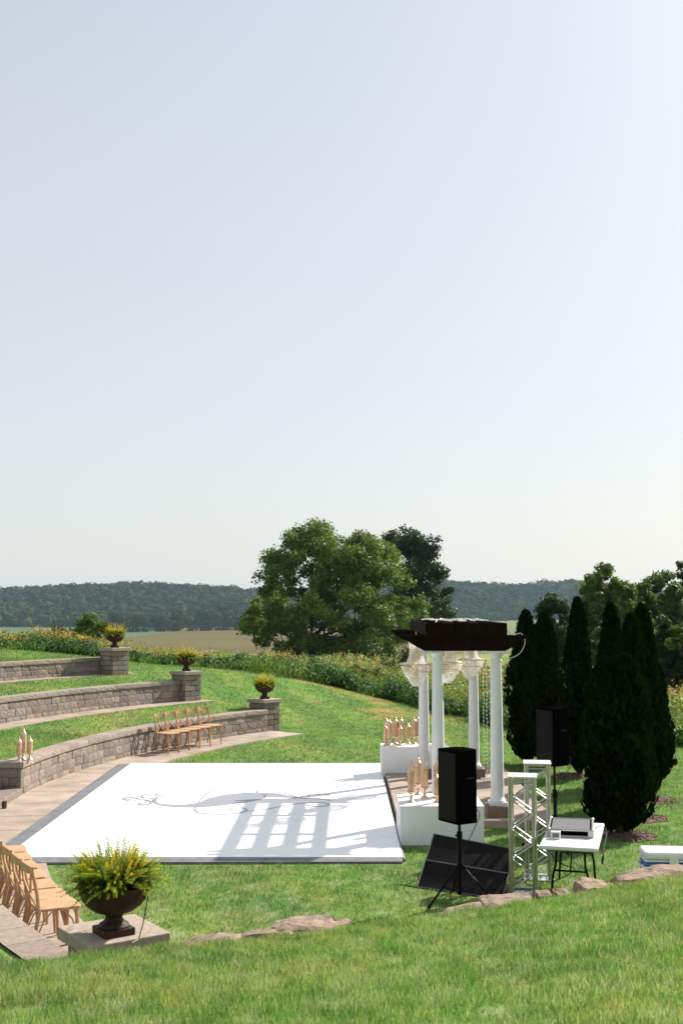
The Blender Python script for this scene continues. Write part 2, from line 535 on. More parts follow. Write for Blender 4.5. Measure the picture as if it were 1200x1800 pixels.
def lawn_col(x, y):
    """species / dryness of the turf: fresh green, mown stripes, yellowed patches"""
    n1 = fbm(x * 0.75 + 9, y * 0.75 + 4, 5)
    n2 = fbm(x * 0.16 + 31, y * 0.16 + 12, 3)
    n3 = fbm(x * 2.6, y * 2.6 + 40, 3)
    n4 = fbm(x * 7.5 + 3, y * 7.5 + 14, 2)
    g = np.stack([0.136 + 0 * x, 0.252 + 0 * x, 0.054 + 0 * x], -1)
    yl = np.array([0.290, 0.300, 0.090]); br = np.array([0.370, 0.275, 0.115]); dk = np.array([0.078, 0.165, 0.046]); pl = np.array([0.27, 0.31, 0.17])
    yel = np.clip((n1 - 0.47) * 2.6 + (n2 - 0.5) * 1.6, 0, 1)[..., None]
    g = g * (1 - yel * 0.65) + yl * yel * 0.65
    far = sstep(24, 36, y) * sstep(-6, 2, x)
    r = np.hypot(x - CX, y - CY)
    ter = ((r > 18.3) & (r < 24) & (y > 13)).astype(float)
    near = sstep(12.5, 10.5, y)
    amt = 0.10 + 0.75 * far + 0.40 * ter * (1 - near)
    dry = (sstep(0.50, 0.64, n1 * .6 + n3 * .4) * amt)[..., None]
    st = np.sin((x * 0.91 + y * 0.41) * 2 * np.pi / 2.2 + 1.1)
    st = (sstep(-0.15, 0.15, st) * (1 - near) * sstep(0.22, 0.5, n2 + .12))[..., None]
    g = g * (1 - 0.60 * st) + dk * 0.60 * st
    g = g * (1 - dry) + br * dry
    d2 = (np.clip((n3 - 0.49) * 4.5, 0, 1) * (.5 + .25 * near))[..., None]
    g = g * (1 - d2) + dk * d2
    p2 = (np.clip((n4 - 0.52) * 4, 0, 1) * (.22 + .45 * near))[..., None]
    g = g * (1 - p2) + pl * p2
    n5 = fbm(x * 8.0 + 71, y * 6.0 + 8, 3)
    n6 = fbm(x * 7.0 + 25, y * 5.0 + 57, 3)
    mt = sstep(40, 8, y)
    og = (np.clip((n5 - .57) * 6, 0, 1) * .30 * mt)[..., None]
    g = g * (1 - og) + np.array([.40, .27, .085]) * og
    gd = (np.clip((n6 - .55) * 6, 0, 1) * .60 * mt)[..., None]
    g = g * (1 - gd) + np.array([.055, .165, .035]) * gd
    wh = (np.clip((.43 - n6) * 6, 0, 1) * .50 * mt)[..., None]
    g = g * (1 - wh) + np.array([.34, .36, .24]) * wh
    g = g * (1 + .20 * near[..., None]) * np.array([.92, 1.0, .98])
    return g

def axis(lo, hi, step, far_lo, far_hi, grow=1.16):
    a = list(np.arange(lo, hi + 1e-6, step))
    s = step; v = hi
    while v < far_hi:
        s *= grow; v += s; a.append(v)
    s = step; v = lo
    while v > far_lo:
        s *= grow; v -= s; a.insert(0, v)
    return np.array(a)

gx = axis(-13, 11, 0.12, -2400, 2400, 1.13)
gy = axis(2.5, 46, 0.12, -30, 2800, 1.10)
GX, GY = np.meshgrid(gx, gy)
GZ = height(GX, GY)
gc = lawn_col(GX, GY)
# valley fields
def field_col(x, y):
    px = x / np.maximum(y, 1) * 2000 + 600
    n = fbm(x * 0.01, y * 0.004, 4)[..., None]
    brown = np.array([0.098, 0.080, 0.026]); green = np.array([0.125, 0.145, 0.062]); blue = np.array([0.075, 0.125, 0.070])
    c = np.where((y > 480)[..., None], brown * (0.85 + 0.3 * n), np.array([0.12, 0.15, 0.05]))
    rows = (0.93 + 0.14 * (np.sin(y * 0.11 + x * 0.015) > 0))[..., None]
    c = c * rows
    left = ((x < -175) & (y > 760))[..., None]
    c = np.where(left, blue * (0.85 + 0.3 * n), c)
    right = ((x > 60) & (y > 640))[..., None]
    c = np.where(right, green * (0.8 + 0.4 * n), c)
    bare = ((x > 110) & (y > 800) & (y < 900) & (np.sin(y * 0.15 + x * 0.01) > -0.2))[..., None]
    c = np.where(bare, np.array([0.22, 0.15, 0.08]) + 0 * n, c)
    trk = (np.abs(y - 640 - (x + 70) * 0.9) < 6)[..., None] & (x < -20)[..., None]
    c = np.where(trk, np.array([0.24, 0.18, 0.10]) + 0 * n, c)
    return c
fk = sstep(90, 300, GY)[..., None]
gc = gc * (1 - fk) + field_col(GX, GY) * fk
ny, nx = GX.shape
V = np.stack([GX, GY, GZ], -1).reshape(-1, 3)
idx = np.arange(nx * ny).reshape(ny, nx)
Q = np.stack([idx[:-1, :-1], idx[:-1, 1:], idx[1:, 1:], idx[1:, :-1]], -1).reshape(-1, 4)
tag(np_mesh('ground', V, Q, M['ground'], gc.reshape(-1, 3), smooth=True), kind='structure')

# ------------------------------------------------------------------ grass blades
EDGE = [(-400, 1143), (0, 1148), (140, 1158), (230, 1167), (340, 1172), (490, 1187), (600, 1209), (700, 1232), (830, 1268), (900, 1290), (1200, 1312), (1500, 1330)]
_ey = [42, 40, 40, 40, 40, 40, 41.5, 40.5, 34.5, 31.5, 27.8, 26]
_e = [atY(p[0], p[1], d) for p, d in zip(EDGE, _ey)]
_ex = np.array([p.x for p in _e]); _eyy = np.array([p.y for p in _e])
def medge(x):
    return np.interp(x, _ex, _eyy) + 1.5 * (fbm(np.asarray(x) * 0.45, 0 * np.asarray(x) + 2.5, 4) - 0.5)

def hard(x, y):
    """where turf does not grow: floor, slab, path, stair, walls"""
    r = np.hypot(x - CX, y - CY)
    ang = np.degrees(np.arctan2(y - CY, x - CX)) % 360
    arc = (ang > 141.6) & (ang < 218.4)
    h = (x > -4.75) & (x < 0.84) & (y > 15.12) & (y < 24.5)
    h |= (x > 0.80) & (x < 3.36) & (y > 17.55) & (y < 24.2)
    h |= (r > 16.75) & (r < 18.4) & arc & (y < 31.9) & ~((y > 24.6) & (r < 16.95) & False)
    h |= (r > 20.25) & (r < 21.4) & arc
    h |= (r > 23.45) & (r < 24.4) & arc
    h |= (np.abs(y - CY + 0.55) < 1.25) & (r > 17.8) & (r < 20.5) & arc
    return h

def blades(n, sampler, hlo, hhi, wid, lean=0.35):
    x, y = sampler(n)
    ok = ~hard(x, y) & (y < medge(x) + 0.4)
    x = x[ok]; y = y[ok]; n = len(x)
    z = height(x, y)
    h = hlo + (hhi - hlo) * rng.random(n)
    h *= (0.75 + 0.5 * fbm(x * 1.7, y * 1.7, 2)) * (.45 + 1.1 * vnoise(x * 6.1, y * 6.1))
    a = rng.random(n) * 2 * np.pi
    lx = np.cos(a) * h * lean * rng.random(n); ly = np.sin(a) * h * lean * rng.random(n)
    b = rng.random(n) * np.pi
    wx = np.cos(b) * wid / 2; wy = np.sin(b) * wid / 2
    V = np.empty((n, 4, 3), np.float32)
    V[:, 0] = np.stack([x - wx, y - wy, z - .01], 1); V[:, 1] = np.stack([x + wx, y + wy, z - .01], 1)
    V[:, 2] = np.stack([x + lx + wx * .25, y + ly + wy * .25, z + h], 1); V[:, 3] = np.stack([x + lx - wx * .25, y + ly - wy * .25, z + h], 1)
    c = lawn_col(x, y)
    f = 0.6 + 0.8 * rng.random(n)
    bl = rng.random(n) < 0.22
    c[bl] = c[bl] * .5 + np.array([.15, .25, .13]) * .5
    dkb = rng.random(n) < 0.15
    c[dkb] = c[dkb] * .6
    c = c * f[:, None]
    straw = rng.random(n) < 0.10
    c[straw] = np.array([0.46, 0.42, 0.28]) * f[straw, None]
    return V.reshape(-1, 3), np.repeat(c, 4, 0)

def samp_near(n):
    y = np.sqrt(3.6 ** 2 + (11.6 ** 2 - 3.6 ** 2) * rng.random(n))
    x = (rng.random(n) * 2 - 1) * (0.33 * y + .3)
    return x, y
def samp_mid(n):
    y = np.sqrt(10 ** 2 + (25 ** 2 - 10 ** 2) * rng.random(n))
    x = (rng.random(n) * 2 - 1) * (0.32 * y + .4)
    return x, y
def samp_far(n):
    y = np.sqrt(24 ** 2 + (43 ** 2 - 24 ** 2) * rng.random(n))
    x = (rng.random(n) * 2 - 1) * (0.32 * y + .6)
    return x, y
parts = [blades(330000, samp_near, .018, .052, .0048, .9), blades(260000, samp_mid, .018, .042, .009, .7), blades(230000, samp_far, .02, .045, .016, .7)]
V = np.concatenate([p[0] for p in parts]); C_ = np.concatenate([p[1] for p in parts])
tag(np_mesh('grass', V, np.arange(len(V), dtype=np.int32).reshape(-1, 4), M['blade'], C_), 'short mown lawn grass with yellowed patches covering bank and terraces', 'grass', kind='stuff')

# ------------------------------------------------------------------ meadow of wild plants behind the lawn
def meadow():
    Vs = []; Cs = []
    def scatter(n, d0, d1, pw=1.2):
        x = (rng.random(n) * 2 - 1) * 24 + 1
        e = medge(np.clip(x, _ex[0], _ex[-1]))
        y = e + d0 + (d1 - d0) * rng.random(n) ** pw
        ok = np.abs(x) < 0.34 * y + 1
        return x[ok], y[ok]
    def hmul(x, y):
        return np.interp(x, [-14, -9.5, -7.5, -3.5, 0, 12], [.82, .78, .58, .55, .80, .92]) * np.clip(.05 + 1.75 * fbm(x * .75 + 7, y * .55, 4), .3, 1.5)
    def put(P, U, W, c):
        V, _ = quads_from(P, U, W); Vs.append(V); Cs.append(np.repeat(c, 4, 0))
    def bushes(n, d0, d1, h, rad, m, leaf, pal, wfun=None):
        x, y = scatter(n, d0, d1)
        if wfun is not None:
            keep = rng.random(len(x)) < wfun(x) * np.clip(fbm(x * .8 + 21, y * .6, 3) * 3 - .75, 0, 1)
            x = x[keep]; y = y[keep]
        k = len(x)
        z = height(x, y); H = h * hmul(x, y) * (.7 + .6 * rng.random(k)); r_ = rad * (.6 + .8 * rng.random(k))
        d = rand_unit(k * m).reshape(k, m, 3)
        P = np.stack([x[:, None] + d[:, :, 0] * r_[:, None], y[:, None] + d[:, :, 1] * r_[:, None], z[:, None] + H[:, None] * (.5 + .5 * d[:, :, 2])], 2).reshape(-1, 3)
        nr = d.reshape(-1, 3) * .7 + rand_unit(k * m) * .7 + np.array([0, 0, .3]); nr /= np.linalg.norm(nr, axis=1)[:, None]
        U = np.cross(nr, rand_unit(k * m)); U /= np.linalg.norm(U, axis=1)[:, None]; W = np.cross(nr, U)
        s_ = (leaf * (.6 + .8 * rng.random(k * m)))[:, None]
        pal_ = np.array(pal); ci = rng.integers(0, len(pal), k)
        c = np.repeat(pal_[ci] * (.75 + .5 * rng.random(k))[:, None], m, 0) * (.8 + .4 * rng.random(k * m))[:, None]
        put(P, U * s_ * .5, W * s_ * .28, c)
    def stems(n, d0, d1, h, m, pal, tops, leaf, topleaf, key, wfun=None):
        x, y = scatter(n, d0, d1, 1.0)
        if wfun is not None:
            keep = rng.random(len(x)) > wfun(x) * .8
            x = x[keep]; y = y[keep]
        k = len(x)
        z = height(x, y); H = h * hmul(x, y) * (.7 + .6 * rng.random(k))
        lx = rng.normal(0, .12, k); ly = rng.normal(0, .12, k)
        nz = fbm(x * .5 + key, y * .35 + key, 3)
        pal_ = np.array(pal); tp = np.array(tops)
        ci = np.clip((nz - .25) / .5 * len(pal) + rng.normal(0, .7, k), 0, len(pal) - .01).astype(int)
        ti = np.clip((nz - .25) / .5 * len(tops) + rng.normal(0, .8, k), 0, len(tops) - .01).astype(int)
        for j in range(m):
            t = (j + rng.random(k)) / m
            top = t > .74
            P = np.stack([x + lx * t * H * 1.6 + rng.normal(0, .07, k), y + ly * t * H + rng.normal(0, .05, k), z + H * t], 1)
            U = rand_unit(k); U[:, 2] = np.abs(U[:, 2]) + .35; U /= np.linalg.norm(U, axis=1)[:, None]
            W = np.cross(U, rand_unit(k)); W /= np.linalg.norm(W, axis=1)[:, None] + 1e-6
            s_ = np.where(top, topleaf, leaf) * (.6 + .8 * rng.random(k))
            c = np.where(top[:, None], tp[ti], pal_[ci]) * (.75 + .5 * rng.random(k))[:, None]
            put(P, U * (s_ * .62)[:, None], W * (s_ * np.where(top, .26, .13))[:, None], c)
    deep = (0.030, 0.085, 0.018); mid = (0.060, 0.140, 0.028); lime = (0.135, 0.235, 0.045); pale = (.19, .265, .085)
    yel = (0.42, 0.36, 0.05); org = (0.48, 0.24, 0.05); rust = (0.36, 0.20, 0.10); tan = (0.36, 0.30, 0.16); pink = (.40, .27, .20); white = (.5, .5, .42)
    def edge_w(x):
        # dark bushy stretches and open grassy stretches of the meadow's edge
        return np.interp(x, [-14, -8.2, -6.6, -6.2, -4.4, -3.0, -1.4, -.6, 8, 14], [1, 1, .35, .9, .8, .12, .25, 1, 1, .8])
    bushes(4500, -.1, 2.0, .80, .26, 70, .085, [deep, deep, (.04, .11, .022), mid], edge_w)
    bushes(1500, .8, 5, .80, .30, 60, .085, [deep, mid, mid, lime], edge_w)
    bushes(1500, 4, 14, .75, .40, 50, .12, [mid, lime, pale, mid])
    stems(13000, -.6, 3.5, .66, 10, [mid, lime, pale, lime], [lime, pale, lime, mid, pale], .12, .055, 3, edge_w)
    stems(20000, 1.8, 9, .90, 10, [mid, lime, pale, lime, lime], [lime, pale, yel, lime, rust, lime, pale, tan, pale], .12, .055, 11)
    stems(15000, 6, 20, .95, 8, [lime, pale, lime, pale], [rust, lime, yel, tan, pink, lime, pale, white], .15, .075, 23)
    stems(6000, 18, 40, .85, 6, [lime, pale, tan, mid], [rust, tan, lime, org, pale], .4, .2, 31)
    # orange-gold flower drifts, mostly on the left behind the uppermost wall
    x, y = scatter(9000, 1.0, 7, 1.0)
    ok = (fbm(x * .5 + 60, y * .4, 3) > np.interp(x, [-12, -6, -3, 3, 10], [.47, .54, .72, .72, .60]))
    x = x[ok]; y = y[ok]; k = len(x); z = height(x, y); H = 1.05 * hmul(x, y) * (.75 + .4 * rng.random(k))
    oc = np.array([org, (.55, .33, .06), rust, (.60, .45, .08)])[rng.integers(0, 4, k)]
    for q in range(5):
        P = np.stack([x + rng.normal(0, .07, k), y + rng.normal(0, .07, k), z + H * (.78 + .25 * rng.random(k))], 1)
        U = rand_unit(k); W = np.cross(U, rand_unit(k))
        s_ = (.055 * (.6 + .8 * rng.random(k)))[:, None]
        put(P, U * s_ * .6, W * s_ * .35, oc * (.75 + .5 * rng.random(k))[:, None])
    V = np.concatenate(Vs); C = np.concatenate(Cs)
    tag(np_mesh('meadow', V, np.arange(len(V), dtype=np.int32).reshape(-1, 4), M['leaf'], C), 'tall wild meadow of green forbs with rust and yellow flower heads behind the lawn', 'meadow', kind='stuff')
meadow()

# ------------------------------------------------------------------ stone walls, pillars, paths, stair
def pol(r, a):
    return (CX + r * math.cos(R(a)), CY + r * math.sin(R(a)))

def arc_block(mb, r0, r1, a0, a1, z0, z1, rough=0.0):
    """a block of wall between two radii and two angles, front face (r0) split and uneven"""
    if rough <= 0:
        p = [pol(r0, a0), pol(r0, a1), pol(r1, a1), pol(r1, a0)]
        mb.hexa([(*q, z0) for q in p] + [(*q, z1) for q in p])
        return
    nu, nv = 5, 3
    vs = []; fs = []
    for i in range(nv + 1):
        for j in range(nu + 1):
            u = j / nu; v = i / nv
            edge = (i in (0, nv)) or (j in (0, nu))
            d = 0.0 if edge else -random.uniform(0.2, 1.0) * rough
            if edge: d = -random.uniform(0, 0.15) * rough
            a = a0 + (a1 - a0) * u
            vs.append((*pol(r0 + d, a), z0 + (z1 - z0) * v))
    for i in range(nv):
        for j in range(nu):
            a = i * (nu + 1) + j
            fs.append((a, a + nu + 1, a + nu + 2, a + 1))
    b = len(vs)
    vs += [(*pol(r1, a0), z0), (*pol(r1, a1), z0), (*pol(r1, a0), z1), (*pol(r1, a1), z1)]
    n1 = nu + 1
    top0 = nv * n1; 
    fs.append(tuple([top0 + j for j in range(n1 - 1, -1, -1)][::-1]) [::1] + (b + 3, b + 2))
    fs.append(tuple(range(n1 - 1, -1, -1)) + (b, b + 1))
    fs.append(tuple(i * n1 for i in range(nv, -1, -1))[::-1] + (b + 2, b))
    fs.append(tuple(i * n1 + nu for i in range(nv, -1, -1)) + (b + 1, b + 3))
    mb.add(vs, fs)

def tint(mb, lo=0.74, hi=1.18):
    g = random.uniform(lo, hi)
    wv = random.uniform(-0.05, 0.05)
    mb.tint = (g * (1 + wv), g, g * (1 - wv))

def wall(label, R0, a0, a1, z0, z1, courses=3, capw=0.36):
    t = thing('retaining_wall', label, 'wall', (*pol(R0, (a0 + a1) / 2), z0), group='curved retaining walls of the terraces')
    ox, oy, oz = t.location
    capz = z1 - 0.105
    core = MB()
    n = max(8, int((a1 - a0) / 1.0))
    for i in range(n):
        b0 = a0 + (a1 - a0) * i / n; b1 = a0 + (a1 - a0) * (i + 1) / n
        arc_block(core, R0 + .05, R0 + .30, b0, b1, z0 - .1, capz - .004)
    core.v = [(x - ox, y - oy, z - oz) for x, y, z in core.v]
    core.build('core', M['joint'], t)
    bl = MB()
    step = math.degrees(0.31 / R0)
    hc = (capz - z0 + .05) / courses
    for c in range(courses):
        a = a0 - (step * 0.5 if c % 2 else 0) - random.uniform(0, .2) * step
        while a < a1:
            L = step * random.choice([1, 1, 1.25, .75])
            p = max(a, a0); q = min(a + L, a1)
            if q - p > step * .1:
                tint(bl)
                g = math.degrees(0.004 / R0)
                zb = z0 - .05 + c * hc
                arc_block(bl, R0 + random.uniform(-.006, .008), R0 + .049, p + g, q - g, zb + .003, zb + hc - .003, 0.013)
            a += L
    bl.v = [(x - ox, y - oy, z - oz) for x, y, z in bl.v]
    bl.build('block_courses', M['stone'], t, attr=True)
    cp = MB()
    a = a0
    step2 = math.degrees(0.46 / R0)
    while a < a1 - 1e-6:
        q = min(a + step2, a1)
        tint(cp, .85, 1.12)
        g = math.degrees(0.003 / R0)
        arc_block(cp, R0 - .035, R0 - .035 + capw, a + g, q - g, capz, z1, 0.010)
        a = q
    cp.v = [(x - ox, y - oy, z - oz) for x, y, z in cp.v]
    cp.build('cap_course', M['capstone'], t, attr=True)
    return t

A1S = math.degrees(math.asin(0.55 / 18))       # far jamb of the stair
wall('lowest curved grey block wall running from the bottle corner to the front far pillar', RW[0], 142.6, 180 - A1S, TH[0], WT[0], 3)
wall('low grey block wall with smooth tan cap behind the near row of chairs', RW[0], 180 + math.degrees(math.asin(1.75 / 18)), 217.2, TH[0], WT[0], 3)
wall('middle curved grey block wall of the terraces behind the lowest one', RW[1], 143.0, 178, TH[1], WT[1], 3)
wall('uppermost and farthest curved grey block wall at the left edge', RW[2], 143.6, 172, TH[2], WT[2], 3)

# return wall beside the stair and the steps
t = thing('stair_wall', 'dark shaded end wall of grey blocks beside the stone steps', 'wall', (-5.7, 20.55, 0))
ox, oy, oz = t.location
b = MB(); 
for c in range(3):
    x = -5.70 + (0.0 if c % 2 else .18); zb = c * 0.165
    xs = [-5.71] + [-5.71 - (0.2 if c % 2 else .4) - .4 * k for k in range(6)]
    for k in range(6):
        tint(b)
        b.box(xs[k + 1] + .004 - ox, xs[k] - .004 - ox, 20.55 + random.uniform(-.01, .01) - oy, 20.80 - oy, zb + .003, zb + .162)
b.build('block_courses', M['stone'], t, attr=True, bevel=.012)
b = MB()
for k in range(5):
    tint(b, .8, 1.05)
    b.box(-5.68 - .5 * (k + 1) + .003 - ox, -5.68 - .5 * k - .003 - ox, 20.515 - oy, 20.83 - oy, .496, .602)
b.build('cap_course', M['capstone'], t, attr=True, bevel=.012)

t = thing('stone_steps', 'broad stone steps climbing left beside the dark wall end', 'steps', (-5.66, 19.4, 0))
for k in range(4):
    b = MB(); b.tint = (random.uniform(.9, 1.05),) * 3
    x1 = -0.0 - 0.36 * k
    for j in range(2):
        b.tint = (random.uniform(.85, 1.05),) * 3
        b.box(x1 - .42, x1, -1.06 + 1.09 * j, -1.06 + 1.09 * j + 1.08, 0.148 * k - .02, 0.148 * (k + 1) - (0.004))
    b.build('step', M['stone'], t, attr=True, bevel=.015)

def ring_path(name, r0, r1, a0, a1, z, da, label=None):
    mb = MB()
    a = a0
    while a < a1 - 1e-4:
        q = min(a + da, a1)
        g = math.degrees(0.010 / r1)
        mb.tint = (random.uniform(.93, 1.07),) * 3
        n = 3
        for i in range(n):
            u0 = a + g + (q - a - 2 * g) * i / n; u1 = a + g + (q - a - 2 * g) * (i + 1) / n
            arc_block(mb, r0, r1, u0, u1, z - .08, z)
        a = q
    o = mb.build(name, M['slab'], None, attr=True)
    tag(o, kind='structure')
    jb = MB()
    return o
ring_path('path', 16.85, 18.03, 142.0, 218.3, 0.025, 3.9)
ring_path('path', 20.35, 21.03, 141.4, 182, TH[1] + .02, 4.2)
ring_path('path', 23.5, 24.03, 142.0, 176, TH[2] + .02, 4.2)

def pillar(label, loc, rz, h=0.85, wid=0.60, cap=0.68):
    t = thing('stone_pillar', label, 'pillar', loc, rz, 'pillars at the ends of the walls')
    b = MB()
    n = 5
    hc = (h - .1) / n
    s = wid / 2
    b.tint = (.35, .33, .3)
    b.box(-s + .05, s - .05, -s + .05, s - .05, -.2, h - .1)
    for c in range(n):
        z0 = c * hc + .005 - (.2 if c == 0 else 0); z1 = (c + 1) * hc - .005
        half = (c % 2 == 0)
        for sx in (-1, 1):
            # each course: two blocks on every side, bonded
            for (x0, x1, y0, y1) in ((-s, 0.0 + (.08 if half else -.08), sx * s, sx * (s - .14)), ((.08 if half else -.08), s, sx * s, sx * (s - .14))):
                tint(b, .66, 1.18)
                j = random.uniform(-.006, .008)
                b.box(x0 + .005, x1 - .005, min(y0, y1) - (j if sx < 0 else 0), max(y0, y1) + (j if sx > 0 else 0), z0, z1)
            tint(b, .66, 1.18)
            j = random.uniform(-.006, .008)
            x0, x1 = sorted((sx * s + sx * j, sx * (s - .14)))
            b.box(x0, x1, -s + .144, s - .144, z0, z1)
    b.build('block_courses', M['stone'], t, attr=True, bevel=.01)
    c_ = MB(); c_.tint = (1.28, 1.25, 1.22)
    k = cap / 2
    c_.box(-k, k, -k, k, h - .095, h)
    c_.build('cap', M['capstone'], t, attr=True, bevel=.008)
    return t

P1 = Vector((-2.10, 31.45, 0)); P2 = Vector((-4.42, 32.75, TH[1])); P3 = Vector((-6.72, 34.0, TH[2]))
pillar('grey block pillar with flat cap, nearest and lowest of the three beside the far lawn', P1, R(48))
pillar('grey block pillar with flat cap at the end of the middle curved wall', P2, R(48))
pillar('grey block pillar with flat cap at the end of the uppermost wall', P3, R(48), h=.80)
nb = [at(100, 1629, .84), at(232, 1607, .84), at(304.5, 1638.7, .84), at(160, 1663, .84)]
P4 = (nb[0] + nb[1] + nb[2] + nb[3]) / 4
rz4 = math.atan2((nb[1] - nb[0]).y, (nb[1] - nb[0]).x)
P4.z = 0
pillar('near stone pillar whose broad cap rises from the foreground grass', P4, rz4, h=.84, wid=.54, cap=.66)

# ------------------------------------------------------------------ urns and their plants
def urn(label, loc, rz):
    t = thing('planter_urn', label, 'urn', loc, rz, 'dark footed urns on the pillars')
    b = MB(); b.box(-.125, .125, -.125, .125, 0, .055)
    b.build('plinth', M['urn'], t, bevel=.006)
    b = MB(); b.lathe([(.115, .053), (.12, .065), (.112, .08), (.085, .095), (.068, .115), (.064, .135), (.075, .15), (.085, .158)], 32)
    b.build('pedestal', M['urn'], t, smooth=True)
    b = MB(); b.lathe([(.06, .150), (.09, .158), (.155, .180), (.21, .22), (.245, .265), (.265, .315), (.275, .355), (.282, .362), (.282, .376), (.268, .376), (.258, .36), (.245, .33), (.0, .33)], 40)
    b.build('bowl', M['urn'], t, smooth=True)
    b = MB(); b.lathe([(.252, .325), (.25, .345), (.12, .36), (0.01, .362)], 24)
    b.build('soil', M['soil'], t, smooth=True)
    return t

def urn_plant(label, loc, seed, n_f=95, spread=1.0, flower=0.4, tall=1.0, spikes=8):
    """a mound of fern-like plumes with golden tips"""
    g = np.random.default_rng(seed)
    t = thing('urn_plant', label, 'plant', loc, 0, 'plants growing in the urns')
    def plumes(n, el_lo, el_hi, llo, lhi, cb, ct, nl, nseg, nper, p0r=.19, thin=.13):
        az = g.random(n) * 2 * np.pi
        el = np.radians(el_lo + (el_hi - el_lo) * g.random(n))
        L = (llo + (lhi - llo) * g.random(n)) * spread
        d = np.stack([np.cos(az) * np.cos(el), np.sin(az) * np.cos(el), np.sin(el)], 1)
        r0 = p0r * np.sqrt(g.random(n))
        p0 = np.stack([np.cos(az) * r0, np.sin(az) * r0, .35 + .10 * g.random(n)], 1)
        warm = g.random(n) < flower
        c0 = np.array(cb)
        c1 = np.where(warm[:, None], np.array(ct), np.array((0.36, 0.46, 0.045)))
        s_ = (np.arange(nseg) + .5) / nseg
        S_ = s_[None, :, None, None]
        C0 = p0[:, None, :] + d[:, None, :] * (L[:, None] * s_)[:, :, None]
        C0[:, :, 2] -= .16 * L[:, None] * (s_ ** 2)[None] * np.cos(el)[:, None]
        sh = (n, nseg, nper, 3)
        rv = g.normal(size=sh)
        dd = np.broadcast_to(d[:, None, None, :], sh)
        side = rv - dd * (rv * dd).sum(-1, keepdims=True)
        side /= np.linalg.norm(side, axis=-1, keepdims=True) + 1e-9
        ln = nl * (1.15 - .85 * S_) * (.7 + .6 * g.random((n, nseg, nper, 1)))
        U = (dd * .62 + side * .78) * ln
        W = np.cross(U, rv); W = W / (np.linalg.norm(W, axis=-1, keepdims=True) + 1e-9) * nl * thin
        P = C0[:, :, None, :] + U * .55
        V, Q = quads_from(P.reshape(-1, 3), (U * .55).reshape(-1, 3), W.reshape(-1, 3))
        cc = c0 * (1 - S_) + c1[:, None, None, :] * S_
        cc = np.broadcast_to(cc, sh) * (.7 + .6 * g.random((n, nseg, nper, 1)))
        return V, Q, np.repeat(cc.reshape(-1, 3), 4, 0)
    V, Q, C = plumes(int(n_f * 1.5), -12, 50, .10, .27, (0.012, 0.032, 0.006), (0.42, 0.46, 0.035), .030, 16, 7)
    np_mesh('foliage', V, Q, M['plume'], C, t)
    V, Q, C = plumes(int(n_f * 1.2), 30, 90, .10, .30 * tall, (0.018, 0.045, 0.008), (0.92, 0.72, 0.03), .028, 16, 7)
    np_mesh('flower_plumes', V, Q, M['plume'], C, t)
    if spikes:
        V, Q, C = plumes(spikes, 55, 88, .36, .50, (0.05, 0.07, 0.03), (0.18, 0.16, 0.11), .016, 34, 5, .15, .2)
        np_mesh('seed_stems', V, Q, M['leaf'], C, t)
    return t

for P, h, rz, lab, seed in ((P1, .85, R(8), 'lowest far pillar beside the lawn', 3), (P2, .85, R(8), 'middle far pillar', 5), (P3, .80, R(8), 'uppermost far pillar', 8)):
    top = P + Vector((0, 0, h))
    urn('dark brown footed urn standing on the ' + lab, top, rz)
    urn_plant('bushy yellow green plant in the urn on the ' + lab, top, seed, 90, 1.08, .8, 1.15, 0)
p = at(200, 1641, .84)
P4t = Vector((p.x, p.y, .84))
urn('large dark brown urn on the near pillar in the foreground', P4t, rz4)
urn_plant('feathery yellow green plant overflowing the near foreground urn', P4t, 21, 170, 1.25, .35, .95, 9)
b = MB()
e0 = at(262, 1566, .84 + .33); 
q0 = P4t + Vector((.262, -.06, .37)); 
b.tube([P4t + Vector((.15, .0, .36)), q0, P4t + Vector((.275, -.085, .30)), P4t + Vector((.245, -.12, .10)), P4t + Vector((.225, -.175, .008)), P4t + Vector((.19, -.27, .006))], .0045, 6)
tag(b.build('irrigation_line', M['blackcable'], None), 'thin black irrigation line hanging from the near urn onto its cap', 'hose')

# ------------------------------------------------------------------ dance floor
FX0, FX1, FY0, FY1, FZ = -4.45, 0.81, 15.36, 24.44, 0.06
df = thing('dance_floor', 'large white glossy dance floor with grey flourish lying on the lawn', 'dance floor', (0, 0, 0))
b = MB(); b.box(FX0, FX1, FY0, FY1, 0.008, FZ); b.build('floor_panel', M['floor'], df, bevel=.004)
b = MB()
def ramp(p0, p1, q0, q1, seglen, along_y):
    n = max(1, int(round(((Vector(p1) - Vector(p0)).length) / seglen)))
    for i in range(n):
        a = i / n; c = (i + 1) / n - 0.002
        P = [Vector(p0).lerp(Vector(p1), a), Vector(p0).lerp(Vector(p1), c)]
        Qv = [Vector(q0).lerp(Vector(q1), a), Vector(q0).lerp(Vector(q1), c)]
        # p = high inner edge, q = low outer edge
        b.hexa([(Qv[0].x, Qv[0].y, .004), (Qv[1].x, Qv[1].y, .004), (P[1].x, P[1].y, .004), (P[0].x, P[0].y, .004),
                (Qv[0].x, Qv[0].y, .03), (Qv[1].x, Qv[1].y, .03), (P[1].x, P[1].y, FZ - .004), (P[0].x, P[0].y, FZ - .004)])
ramp((FX0 - .003, FY0, 0), (FX0 - .003, FY1, 0), (FX0 - .28, FY0 - .2, 0), (FX0 - .28, FY1 + .08, 0), 1.83, True)
ramp((FX0 - .003, FY0 - .003, 0), (FX1, FY0 - .003, 0), (FX0 - .28, FY0 - .2, 0), (FX1 + .0, FY0 - .13, 0), 1.83, False)
ramp((FX1 + .003, FY0, 0), (FX1 + .003, FY1, 0), (FX1 + .03, FY0, 0), (FX1 + .03, FY1, 0), 1.83, True)
b.build('border', M['borderpaint'], df)

